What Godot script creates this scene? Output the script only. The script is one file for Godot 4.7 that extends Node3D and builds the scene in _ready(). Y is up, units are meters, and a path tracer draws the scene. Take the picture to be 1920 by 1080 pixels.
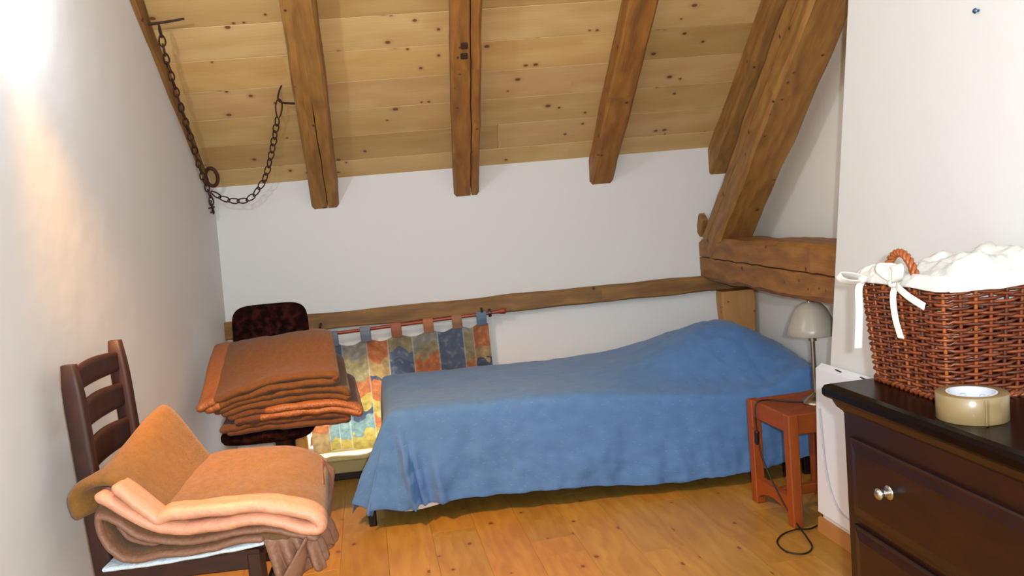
extends Node3D
# Attic bedroom under a boarded roof slope: camera, sky, lamps, room shell, timbers, bed, chairs, blankets, stool, dresser.

const SLOPE := 0.7813
var rng := RandomNumberGenerator.new()
var M := {}
var used := {}

func _ready() -> void:
	rng.seed = 7
	# ---------------------------------------------------------------- camera
	var cam := Camera3D.new()
	cam.name = "camera"
	cam.fov = rad_to_deg(2.0 * atan(540.0 / 1450.0))
	cam.near = 0.05
	cam.far = 60.0
	var p := deg_to_rad(5.0)
	var r := deg_to_rad(5.0)
	var y := deg_to_rad(4.5)
	var fwd := Vector3(sin(y) * cos(p), -sin(p), -cos(y) * cos(p))
	var side := Vector3(cos(y), 0, sin(y))
	var up := side.cross(fwd)
	cam.transform = Transform3D(Basis(side * cos(r) - up * sin(r), up * cos(r) + side * sin(r), -fwd), Vector3(0, 1.32, 0))
	add_child(cam)
	cam.current = true
	# ---------------------------------------------------------------- sky seen through the low window
	var we := WorldEnvironment.new()
	we.name = "world"
	var e := Environment.new()
	e.background_mode = Environment.BG_COLOR
	e.background_color = Color(0.93, 0.96, 1.0)
	e.background_energy_multiplier = 30.0
	e.tonemap_mode = Environment.TONE_MAPPER_LINEAR
	e.tonemap_exposure = 1.0
	e.sdfgi_enabled = true
	e.ssao_enabled = true
	e.ssil_enabled = true
	we.environment = e
	add_child(we)
	# ---------------------------------------------------------------- lights: the camera's flash and the wall lamp, plus an added fill lamp
	var flash := OmniLight3D.new()
	flash.name = "camera_flash"
	flash.position = Vector3(0.06, 1.365, 0.05)
	flash.light_color = Color(0.94, 0.98, 1.0)
	flash.light_energy = 5.0
	flash.light_size = 0.02
	flash.omni_range = 12.0
	flash.omni_attenuation = 2.0
	flash.shadow_enabled = true
	add_child(flash)
	materials()
	wall_lamp(Vector3(-1.02, 2.17, -2.13), 0.72)
	added_fill_lamp(Vector3(0.35, 2.75, 0.55), 0.4)
	# ---------------------------------------------------------------- room, then things
	room()
	timbers()
	chain_and_hooks()
	window_and_curtain()
	bed()
	ladder_chair()
	swivel_chair()
	stool_and_lamp()
	dresser()
	basket()
	tape_roll()

# ====================================================================== naming helpers
func numbered(called: String) -> String:
	if not used.has(called):
		used[called] = 0
		return called
	used[called] += 1
	return "%s_%03d" % [called, used[called]]

func tag(o: Node3D, label: String, category: String, group := "") -> Node3D:
	o.set_meta("label", label)
	o.set_meta("category", category)
	if group != "":
		o.set_meta("group", group)
	return o

func thing(called: String, label: String, category: String, at := Vector3.ZERO, turn := 0.0, group := "") -> Node3D:
	var o := Node3D.new()
	o.name = numbered(called)
	o.position = at
	o.rotation.y = turn
	add_child(o)
	tag(o, label, category, group)
	return o

func obj(called: String, mesh: Mesh, mat: Material, parent: Node = null) -> MeshInstance3D:
	var o := MeshInstance3D.new()
	o.name = numbered(called) if parent == null else called
	o.mesh = mesh
	o.material_override = mat
	if parent == null:
		add_child(o)
	else:
		parent.add_child(o, true)
	return o

func struct(called: String, mesh: Mesh, mat: Material) -> MeshInstance3D:
	var o := obj(called, mesh, mat)
	o.set_meta("kind", "structure")
	return o

# ====================================================================== mesh helpers (front faces clockwise)
func begin() -> SurfaceTool:
	var st := SurfaceTool.new()
	st.begin(Mesh.PRIMITIVE_TRIANGLES)
	return st

func tri(st: SurfaceTool, a: Vector3, b: Vector3, c: Vector3, ua := Vector2.ZERO, ub := Vector2.ZERO, uc := Vector2.ZERO) -> void:
	st.set_uv(ua); st.add_vertex(a)
	st.set_uv(ub); st.add_vertex(b)
	st.set_uv(uc); st.add_vertex(c)

func quad(st: SurfaceTool, a: Vector3, b: Vector3, c: Vector3, d: Vector3, ua := Vector2.ZERO, ub := Vector2.ZERO, uc := Vector2.ZERO, ud := Vector2.ZERO) -> void:
	tri(st, a, b, c, ua, ub, uc)
	tri(st, a, c, d, ua, uc, ud)

func done(st: SurfaceTool) -> ArrayMesh:
	st.generate_normals()
	return st.commit()

# faces a quad outward from a centre
func oquad(st: SurfaceTool, o: Vector3, a: Vector3, b: Vector3, c: Vector3, d: Vector3, ua := Vector2.ZERO, ub := Vector2.ZERO, uc := Vector2.ZERO, ud := Vector2.ZERO) -> void:
	var n := (c - a).cross(d - b)
	if n.dot((a + b + c + d) * 0.25 - o) > 0.0:
		quad(st, a, d, c, b, ua, ud, uc, ub)
	else:
		quad(st, a, b, c, d, ua, ub, uc, ud)

func otri(st: SurfaceTool, o: Vector3, a: Vector3, b: Vector3, c: Vector3) -> void:
	if (b - a).cross(c - a).dot((a + b + c) / 3.0 - o) > 0.0:
		tri(st, a, c, b)
	else:
		tri(st, a, b, c)

# chamfered box about a transform; UVs in metres, v along the longest side
func add_box(st: SurfaceTool, size: Vector3, t := Transform3D.IDENTITY, c := 0.004, uv0 := Vector2.ZERO) -> void:
	st.set_smooth_group(0xFFFFFFFF)
	var h := size * 0.5
	c = minf(c, minf(h.x, minf(h.y, h.z)) * 0.9)
	var long := size.max_axis_index()
	var o := t.origin
	var P := func(sx: int, sy: int, sz: int, f: int) -> Vector3:
		var v := Vector3(sx * h.x, sy * h.y, sz * h.z)
		for k in 3:
			if k != f:
				v[k] -= signf(v[k]) * c
		return v
	for f in 3:
		var a := (f + 1) % 3
		var b := (f + 2) % 3
		for s in [-1, 1]:
			var q: Array[Vector3] = []
			var uv: Array[Vector2] = []
			for k in [[-1, -1], [1, -1], [1, 1], [-1, 1]]:
				var sg := [0, 0, 0]
				sg[f] = s; sg[a] = k[0]; sg[b] = k[1]
				var v: Vector3 = P.call(sg[0], sg[1], sg[2], f)
				q.append(t * v)
				uv.append(uv0 + (Vector2(v[b], v[a]) if a == long else Vector2(v[a], v[b])) + Vector2(f * 0.37 + s * 0.11, 0))
			oquad(st, o, q[0], q[1], q[2], q[3], uv[0], uv[1], uv[2], uv[3])
	for f in 3: # edges along axis f
		var a := (f + 1) % 3
		var b := (f + 2) % 3
		for sa in [-1, 1]:
			for sb in [-1, 1]:
				var g0 := [0, 0, 0]
				var g1 := [0, 0, 0]
				g0[f] = -1; g0[a] = sa; g0[b] = sb
				g1[f] = 1; g1[a] = sa; g1[b] = sb
				var v0: Vector3 = P.call(g0[0], g0[1], g0[2], a)
				var v1: Vector3 = P.call(g1[0], g1[1], g1[2], a)
				var v2: Vector3 = P.call(g1[0], g1[1], g1[2], b)
				var v3: Vector3 = P.call(g0[0], g0[1], g0[2], b)
				var e0 := uv0 + Vector2(0.2, v0[f])
				var e1 := uv0 + Vector2(0.2, v1[f])
				oquad(st, o, t * v0, t * v1, t * v2, t * v3, e0, e1, e1, e0)
	for sx in [-1, 1]:
		for sy in [-1, 1]:
			for sz in [-1, 1]:
				otri(st, o, t * (P.call(sx, sy, sz, 0) as Vector3), t * (P.call(sx, sy, sz, 1) as Vector3), t * (P.call(sx, sy, sz, 2) as Vector3))

func box(size: Vector3, at := Vector3.ZERO, c := 0.004, turn := Basis.IDENTITY) -> ArrayMesh:
	var st := begin()
	add_box(st, size, Transform3D(turn, at), c, Vector2(at.x * 1.7 + at.z, at.y * 2.3))
	return done(st)

func span(a: Vector3, b: Vector3, c := 0.004) -> ArrayMesh:
	return box((b - a).abs(), (a + b) * 0.5, c)

# a solid from eight corners: bottom four in turn, then top four above them
func add_hexa(st: SurfaceTool, v: Array) -> void:
	st.set_smooth_group(0xFFFFFFFF)
	var o := Vector3.ZERO
	for k in v:
		o += k / 8.0
	for f in [[0, 1, 2, 3], [4, 5, 6, 7], [0, 1, 5, 4], [1, 2, 6, 5], [2, 3, 7, 6], [3, 0, 4, 7]]:
		oquad(st, o, v[f[0]], v[f[1]], v[f[2]], v[f[3]])

func hexa(v: Array) -> ArrayMesh:
	var st := begin()
	add_hexa(st, v)
	return done(st)

func tube(pts: Array, radius: float, sides := 8, closed := false, taper := 1.0, st_in: SurfaceTool = null) -> ArrayMesh:
	var st := begin() if st_in == null else st_in
	st.set_smooth_group(1)
	var n := pts.size()
	var nrm := Vector3.UP
	var rings: Array = []
	var vlen := 0.0
	for i in n:
		var a: Vector3 = pts[(i - 1 + n) % n] if closed or i > 0 else pts[i]
		var b: Vector3 = pts[(i + 1) % n] if closed or i < n - 1 else pts[i]
		var d := (b - a).normalized()
		if i == 0:
			nrm = d.cross(Vector3.UP if absf(d.y) < 0.9 else Vector3.RIGHT).normalized()
		nrm = (nrm - d * nrm.dot(d)).normalized()
		var bi := d.cross(nrm)
		var rr := radius * lerpf(1.0, taper, float(i) / maxf(n - 1, 1))
		var ring: Array[Vector3] = []
		for k in sides:
			var t := TAU * k / sides
			ring.append(pts[i] + (nrm * cos(t) + bi * sin(t)) * rr)
		rings.append(ring)
	for i in (n if closed else n - 1):
		var A: Array = rings[i]
		var B: Array = rings[(i + 1) % n]
		var o: Vector3 = (pts[i] + pts[(i + 1) % n]) * 0.5
		var l: float = (pts[(i + 1) % n] - pts[i]).length()
		for k in sides:
			var k2 := (k + 1) % sides
			var w := TAU * radius / sides
			oquad(st, o, A[k], A[k2], B[k2], B[k], Vector2(k * w, vlen), Vector2((k + 1) * w, vlen), Vector2((k + 1) * w, vlen + l), Vector2(k * w, vlen + l))
		vlen += l
	if not closed:
		for en in [0, n - 1]:
			var q: Vector3 = pts[1] if en == 0 else pts[n - 2]
			st.set_smooth_group(2)
			for k in range(1, sides - 1):
				otri(st, q, rings[en][0], rings[en][k], rings[en][k + 1])
	return done(st) if st_in == null else null

func lathe(prof: Array, segs := 32, at := Vector3.ZERO, axis := Basis.IDENTITY) -> ArrayMesh:
	var st := begin()
	for i in prof.size() - 1:
		var a: Vector2 = prof[i]
		var b: Vector2 = prof[i + 1]
		# hard edge where the outline turns sharply
		if i == 0 or (prof[i] - prof[i - 1]).normalized().dot((b - a).normalized()) < 0.6:
			st.set_smooth_group(i + 1)
		var nn := Vector2(b.y - a.y, a.x - b.x)
		for k in segs:
			var t0 := TAU * k / segs
			var t1 := TAU * (k + 1) / segs
			var q: Array[Vector3] = []
			for w in [[a, t0], [a, t1], [b, t1], [b, t0]]:
				q.append(at + axis * Vector3(w[0].x * cos(w[1]), w[0].y, w[0].x * sin(w[1])))
			var u := [Vector2(t0 * 0.05, a.y), Vector2(t1 * 0.05, a.y), Vector2(t1 * 0.05, b.y), Vector2(t0 * 0.05, b.y)]
			var outw := axis * Vector3(nn.x * cos(t0), nn.y, nn.x * sin(t0))
			var mid := (q[0] + q[2]) * 0.5
			if a.x < 1e-5:
				otri(st, mid - outw, q[0], q[2], q[3])
			elif b.x < 1e-5:
				otri(st, mid - outw, q[0], q[1], q[2])
			else:
				oquad(st, mid - outw, q[0], q[1], q[2], q[3], u[0], u[1], u[2], u[3])
	return done(st)

# cloth of thickness t over the surface f(u, v), rims rounded
func sheet(f: Callable, nu: int, nv: int, t: float, uvs := Vector2(1, 1), flip := false) -> ArrayMesh:
	var P: Array = []
	for i in nu + 1:
		var row: Array[Vector3] = []
		for j in nv + 1:
			row.append(f.call(float(i) / nu, float(j) / nv))
		P.append(row)
	var rows: Array = []
	var caps := [[-1.0, 0.25], [-0.75, 0.66], [-0.35, 0.94]]
	var us: Array[float] = []
	for k in 3:
		rows.append([0, caps[k][0], caps[k][1]]); us.append(0.0)
	for i in nu + 1:
		rows.append([i, 0.0, 1.0]); us.append(float(i) / nu)
	for k in 3:
		rows.append([nu, -caps[2 - k][0], caps[2 - k][1]]); us.append(1.0)
	var loops: Array = []
	var h := t * 0.5
	for rw in rows:
		var i: int = rw[0]
		var top: Array[Vector3] = []
		var bot: Array[Vector3] = []
		var rim1: Array[Vector3] = []
		var rim0: Array[Vector3] = []
		var uvt: Array[float] = []
		for j in nv + 1:
			var tu: Vector3 = (P[mini(i + 1, nu)][j] - P[maxi(i - 1, 0)][j]).normalized()
			var tv: Vector3 = (P[i][mini(j + 1, nv)] - P[i][maxi(j - 1, 0)]).normalized()
			var n := tu.cross(tv).normalized()
			if flip:
				n = -n
			var c: Vector3 = P[i][j] + tu * (h * rw[1])
			top.append(c + n * h * rw[2])
			bot.append(c - n * h * rw[2])
			if j == 0 or j == nv:
				for a in [0.35, 0.5, 0.65]:
					var ang: float = PI * a
					var q: Vector3 = c + (tv if j == nv else -tv) * h * rw[2] * sin(ang) + n * h * rw[2] * cos(ang)
					if j == nv: rim1.append(q)
					else: rim0.append(q)
		var loop: Array[Vector3] = []
		loop.append_array(top); loop.append_array(rim1)
		bot.reverse(); loop.append_array(bot)
		rim0.reverse(); loop.append_array(rim0)
		loops.append(loop)
	var st := begin()
	st.set_smooth_group(1)
	var L: int = loops[0].size()
	var vv: Array[float] = []
	for k in L + 1:
		if k <= nv: vv.append(float(k) / nv)
		elif k <= nv + 3: vv.append(1.0 + 0.01 * (k - nv))
		elif k <= 2 * nv + 4: vv.append(1.0 - float(k - nv - 4) / nv)
		else: vv.append(-0.01)
	for i in loops.size() - 1:
		for k in L:
			var k2 := (k + 1) % L
			var q := [loops[i][k], loops[i][k2], loops[i + 1][k2], loops[i + 1][k]]
			var uv := [Vector2(us[i], vv[k]) * uvs, Vector2(us[i], vv[k + 1]) * uvs, Vector2(us[i + 1], vv[k + 1]) * uvs, Vector2(us[i + 1], vv[k]) * uvs]
			if flip:
				quad(st, q[0], q[1], q[2], q[3], uv[0], uv[1], uv[2], uv[3])
			else:
				quad(st, q[0], q[3], q[2], q[1], uv[0], uv[3], uv[2], uv[1])
	for en in [0, loops.size() - 1]:
		for k in range(0, nv):
			var b := L - 4 - k
			var q := [loops[en][k], loops[en][k + 1], loops[en][b - 1], loops[en][b]]
			if (en == 0) != flip:
				quad(st, q[0], q[1], q[2], q[3])
			else:
				quad(st, q[0], q[3], q[2], q[1])
	return done(st)

# thin woven cloth: one layer over f(u, v)
func cloth(f: Callable, nu: int, nv: int) -> ArrayMesh:
	var st := begin()
	st.set_smooth_group(1)
	for i in nu:
		for j in nv:
			var q: Array = []
			var t: Array = []
			for k in [[0, 0], [1, 0], [1, 1], [0, 1]]:
				var w := Vector2(float(i + k[0]) / nu, float(j + k[1]) / nv)
				q.append(f.call(w.x, w.y))
				t.append(w)
			quad(st, q[0], q[1], q[2], q[3], t[0], t[1], t[2], t[3])
	return done(st)

# hewn timber from a to b, w across (along wdir), h deep; optional crack {face, q0, q1, s0, s1, w, d}
func timber(a: Vector3, b: Vector3, wdir: Vector3, w: float, h: float, rough := 0.004, seedv := 1, crack := {}, chamf := 0.012) -> ArrayMesh:
	var noise := FastNoiseLite.new()
	noise.seed = seedv
	noise.frequency = 1.0
	var d := (b - a).normalized()
	var X := (wdir - d * wdir.dot(d)).normalized()
	var Y := X.cross(d)
	if Y.y < 0.0:
		Y = -Y
	var len := (b - a).length()
	var segs := int(clampf(len / 0.05, 6, 60))
	var rings: Array = []
	var poly_n := 0
	for i in segs + 1:
		var s := float(i) / segs
		var cen := a + d * (len * s)
		var hw := w * 0.5 + noise.get_noise_2d(s * len * 2.0, 3.0) * rough * 2.0
		var hh := h * 0.5 + noise.get_noise_2d(s * len * 2.0, 40.0) * rough * 2.0
		var dn := 0.0
		var c := chamf + noise.get_noise_2d(s * len * 3.0, 80.0) * chamf * 0.6
		var base: Array[Vector2] = [Vector2(-hw + c, -hh - dn), Vector2(hw - c, -hh - dn), Vector2(hw, -hh + c - dn), Vector2(hw, hh - c), Vector2(hw - c, hh), Vector2(-hw + c, hh), Vector2(-hw, hh - c), Vector2(-hw, -hh + c - dn)]
		var poly: Array[Vector2] = []
		for k in 8:
			poly.append(base[k])
			if not crack.is_empty() and k == crack.face * 2:
				var A := base[k]
				var B := base[(k + 1) % 8]
				var q: float = lerpf(crack.q0, crack.q1, s) + noise.get_noise_2d(s * len * 9.0, 120.0) * 0.035
				var open: float = smoothstep(crack.s0, crack.s0 + 0.06, s) * (1.0 - smoothstep(crack.s1 - 0.06, crack.s1, s)) if crack.s0 > 0.0 or crack.s1 < 1.0 else 1.0
				var dir := (B - A)
				var inn := Vector2(-dir.y, dir.x).normalized()
				var m := A + dir * q
				var ww: float = crack.w * 0.5 * open * (0.75 + 0.5 * absf(noise.get_noise_2d(s * len * 14.0, 160.0)))
				poly.append(m - dir.normalized() * maxf(ww, 0.0003))
				poly.append(m + inn * crack.d * open)
				poly.append(m + dir.normalized() * maxf(ww, 0.0003))
		poly_n = poly.size()
		var ring: Array[Vector3] = []
		for k in poly_n:
			var wob := noise.get_noise_3d(poly[k].x * 12.0, poly[k].y * 12.0, s * len * 5.0) * rough
			var pv: Vector2 = poly[k] * (1.0 + wob * 3.0)
			ring.append(cen + X * pv.x + Y * pv.y)
		rings.append(ring)
	var st := begin()
	var off := Vector2(seedv * 0.173, seedv * 0.411)
	var us: Array[float] = [0.0]
	for k in poly_n:
		us.append(us[k] + (rings[0][(k + 1) % poly_n] - rings[0][k]).length())
	for k in poly_n:
		st.set_smooth_group(k + 1)
		var k2 := (k + 1) % poly_n
		for i in segs:
			var u0 := off + Vector2(us[k], len * i / segs)
			var u1 := off + Vector2(us[k + 1], len * i / segs)
			var dv := Vector2(0, len / segs)
			var Aq: Vector3 = rings[i][k]
			# outline runs anticlockwise in X, Y: outward side is right of the edge
			var e0: Vector3 = rings[i][k2] - Aq
			var outw := d.cross(e0) * (1.0 if X.cross(Y).dot(d) < 0.0 else -1.0)
			var mid: Vector3 = (Aq + rings[i + 1][k2]) * 0.5
			oquad(st, mid - outw, Aq, rings[i][k2], rings[i + 1][k2], rings[i + 1][k], u0, u1, u1 + dv, u0 + dv)
	st.set_smooth_group(100)
	for en in [0, segs]:
		var cc := Vector3.ZERO
		for v in rings[en]:
			cc += v / poly_n
		var inside := cc + (d if en == 0 else -d)
		for k in poly_n:
			otri(st, inside, cc, rings[en][k], rings[en][(k + 1) % poly_n])
	return done(st)

func smooth_path(pts: Array, n: int) -> Array:
	var out: Array = []
	var m := pts.size()
	for i in n + 1:
		var t := float(i) / n * (m - 1)
		var k := mini(int(t), m - 2)
		var f := t - k
		var p0 = pts[maxi(k - 1, 0)]
		var p1 = pts[k]
		var p2 = pts[k + 1]
		var p3 = pts[mini(k + 2, m - 1)]
		out.append(p1.cubic_interpolate(p2, p0, p3, f))
	return out

# ====================================================================== materials
func lin(c: Color) -> Color:
	return c

func std(c: Color, rough := 0.8, metal := 0.0) -> StandardMaterial3D:
	var m := StandardMaterial3D.new()
	m.albedo_color = c
	m.roughness = rough
	m.metallic = metal
	return m

func bump(m: StandardMaterial3D, freq: float, strength: float, scale := 1.0, fractal := 3) -> StandardMaterial3D:
	var n := FastNoiseLite.new()
	n.seed = 11
	n.frequency = freq
	n.fractal_octaves = fractal
	var t := NoiseTexture2D.new()
	t.width = 256
	t.height = 256
	t.seamless = true
	t.as_normal_map = true
	t.bump_strength = strength
	t.noise = n
	m.normal_enabled = true
	m.normal_texture = t
	m.normal_scale = 1.0
	m.uv1_triplanar = true
	m.uv1_world_triplanar = true
	m.uv1_scale = Vector3.ONE * scale
	return m

# wood: width wm x length lm metres of grain with knots and streaks
func wood_image(w: int, h: int, sd: int, base: Color, dark: Color, grain: float, blotch: float, knots: int, knot_px: float, knot_dark: Color, rings := 26.0) -> ImageTexture:
	var img := Image.create(w, h, true, Image.FORMAT_RGB8)
	var n1 := FastNoiseLite.new()
	n1.seed = sd; n1.frequency = 1.0
	var n2 := FastNoiseLite.new()
	n2.seed = sd + 5; n2.frequency = 1.0; n2.fractal_octaves = 3
	var rg := RandomNumberGenerator.new()
	rg.seed = sd
	for yy in h:
		var v := float(yy) / h
		for xx in w:
			var u := float(xx) / w
			# wraps in v by blending the two ends
			var q := n2.get_noise_2d(u * 5.0, v * 5.0)
			var warp := n1.get_noise_2d(u * 2.0, v * 3.0) * 1.3
			var g := sin((u + warp * 0.12) * rings * TAU * 0.5 + q * 2.0) * 0.5 + 0.5
			var fine := n1.get_noise_2d(u * 90.0, v * 7.0) * 0.5 + 0.5
			var k := clampf((g * 0.38 + fine * 0.62) * grain + (q * 0.5 + 0.25) * blotch, 0.0, 1.0)
			img.set_pixel(xx, yy, base.lerp(dark, k))
	for i in knots:
		var cx := rg.randf() * w
		var cy := rg.randf() * h
		var rr := knot_px * rg.randf_range(0.55, 1.3)
		var el := rg.randf_range(0.55, 0.9)
		var R := int(rr * 3.0)
		for dy in range(-R * 2, R * 2):
			for dx in range(-R, R):
				var px := int(cx) + dx
				var py := int(cy) + dy
				if px < 0 or py < 0 or px >= w or py >= h:
					continue
				var dd := sqrt(dx * dx + dy * dy / (el * el)) / rr
				if dd < 2.6:
					var a := clampf(1.0 - (dd - 0.55) / 0.6, 0.0, 0.92) + 0.22 * clampf(1.0 - dd / 2.6, 0.0, 1.0)
					img.set_pixel(px, py, img.get_pixel(px, py).lerp(knot_dark, clampf(a, 0.0, 0.92)))
	img.generate_mipmaps()
	return ImageTexture.create_from_image(img)

func wood_mat(tex: Texture2D, wm: float, lm: float, rough: float, tint := Color.WHITE) -> StandardMaterial3D:
	var m := std(tint, rough)
	m.albedo_texture = tex
	m.uv1_scale = Vector3(1.0 / wm, 1.0 / lm, 1)
	return m

func curtain_image() -> ImageTexture:
	var w := 640
	var h := 420
	var img := Image.create(w, h, false, Image.FORMAT_RGB8)
	var na := FastNoiseLite.new()
	na.seed = 3; na.frequency = 0.012; na.fractal_octaves = 3
	var nb := FastNoiseLite.new()
	nb.seed = 9; nb.frequency = 0.03; nb.fractal_octaves = 4
	var blue := Color(0.32, 0.37, 0.46)
	var grey := Color(0.50, 0.50, 0.48)
	var olive := Color(0.52, 0.48, 0.36)
	var orange := Color(0.66, 0.39, 0.24)
	var tan := Color(0.62, 0.51, 0.35)
	var yellow := Color(0.66, 0.58, 0.30)
	var cyan := Color(0.42, 0.52, 0.54)
	var navy := Color(0.25, 0.29, 0.38)
	var ed := [0.0, 0.09, 0.145, 0.205, 0.335, 0.45, 0.58, 0.72, 0.857, 0.911, 1.001]
	var cols := [
		[[0.5, grey], [0.62, blue], [0.80, orange], [1.1, tan]],
		[[0.40, blue], [0.62, grey], [0.74, orange], [0.90, cyan], [1.1, yellow]],
		[[0.45, blue], [0.62, navy], [0.70, grey], [0.92, cyan], [1.1, yellow]],
		[[0.14, grey], [0.36, olive], [0.52, orange], [0.62, yellow], [0.70, navy], [0.86, cyan], [1.1, yellow]],
		[[0.20, orange], [0.36, tan], [0.41, navy], [0.58, orange], [0.70, yellow], [0.82, orange], [1.1, yellow]],
		[[0.10, olive], [0.22, blue], [0.5, navy], [0.7, yellow], [1.1, grey]],
		[[0.14, grey], [0.20, olive], [0.44, orange], [0.6, blue], [1.1, tan]],
		[[0.45, blue], [0.6, cyan], [1.1, orange]],
		[[0.08, grey], [0.28, olive], [0.45, orange], [1.1, blue]],
		[[0.20, orange], [0.32, tan], [0.42, navy], [0.6, olive], [1.1, grey]]]
	for yy in h:
		for xx in w:
			var u := float(xx) / w
			var v := float(yy) / h
			var k := 0
			while u >= ed[k + 1]:
				k += 1
			var vv := v + na.get_noise_2d(xx, yy) * 0.09
			var c := blue
			for cell in cols[k]:
				c = cell[1]
				if vv < cell[0]:
					break
			var nz := nb.get_noise_2d(xx, yy)
			c = c.lerp(Color(0.78, 0.76, 0.68), clampf(nz * 0.6 - 0.04, 0.0, 0.28)).lerp(Color(0.28, 0.30, 0.33), clampf(-nz * 0.7 - 0.06, 0.0, 0.3))
			var dx := minf(absf(u - ed[k]), absf(u - ed[k + 1])) * w
			if dx < 2.0 and k > 0 and (xx / 3 + yy) % 5 < 3:
				c = c.lerp(Color(0.8, 0.82, 0.84), 0.55)
			img.set_pixel(xx, yy, c)
	return ImageTexture.create_from_image(img)

func spread_image() -> ImageTexture:
	var w := 768
	var img := Image.create(w, w, false, Image.FORMAT_RGB8)
	var n := FastNoiseLite.new()
	n.seed = 21; n.frequency = 0.02; n.fractal_octaves = 3
	for yy in w:
		for xx in w:
			var k := n.get_noise_2d(xx * 0.5, yy * 0.9) * 0.025 + (0.012 if (yy % 4) < 2 else -0.012)
			img.set_pixel(xx, yy, Color(0.295 + k, 0.455 + k, 0.66 + k))
	var rg := RandomNumberGenerator.new()
	rg.seed = 4
	for i in 520:
		var x0 := rg.randi() % w
		var y0 := rg.randi() % w
		var l := rg.randi_range(3, 11)
		var sl := rg.randf_range(-0.5, 0.5)
		var a := rg.randf_range(0.15, 0.5)
		for t in l:
			var px := (x0 + t) % w
			var py := posmod(y0 + int(t * sl), w)
			img.set_pixel(px, py, img.get_pixel(px, py).lerp(Color(0.75, 0.8, 0.86), a))
	img.generate_mipmaps()
	return ImageTexture.create_from_image(img)

func velvet_image() -> ImageTexture:
	var w := 256
	var img := Image.create(w, w, false, Image.FORMAT_RGB8)
	var n := FastNoiseLite.new()
	n.seed = 33; n.frequency = 0.02; n.fractal_octaves = 5
	for yy in w:
		for xx in w:
			var k := clampf(n.get_noise_2d(xx, yy) * 1.3 + 0.35, 0.0, 1.0)
			img.set_pixel(xx, yy, Color(0.055, 0.018, 0.018).lerp(Color(0.21, 0.085, 0.07), k))
	return ImageTexture.create_from_image(img)

func wool_image(c: Color, sd: int) -> ImageTexture:
	var w := 384
	var img := Image.create(w, w, false, Image.FORMAT_RGB8)
	var n := FastNoiseLite.new()
	n.seed = sd; n.frequency = 0.03; n.fractal_octaves = 4
	var rg := RandomNumberGenerator.new()
	rg.seed = sd
	for yy in w:
		for xx in w:
			var k := n.get_noise_2d(xx, yy) * 0.05 + rg.randf_range(-0.035, 0.035)
			img.set_pixel(xx, yy, Color(c.r + k, c.g + k * 0.8, c.b + k * 0.6))
	return ImageTexture.create_from_image(img)

func fabric(tex: Texture2D, scale: float, freq := 0.2, strength := 1.3) -> StandardMaterial3D:
	var m := std(Color.WHITE, 0.95)
	m.albedo_texture = tex
	bump(m, freq, strength, scale)
	m.uv1_world_triplanar = true
	m.rim_enabled = true
	m.rim = 0.25
	m.rim_tint = 0.7
	return m

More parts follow.
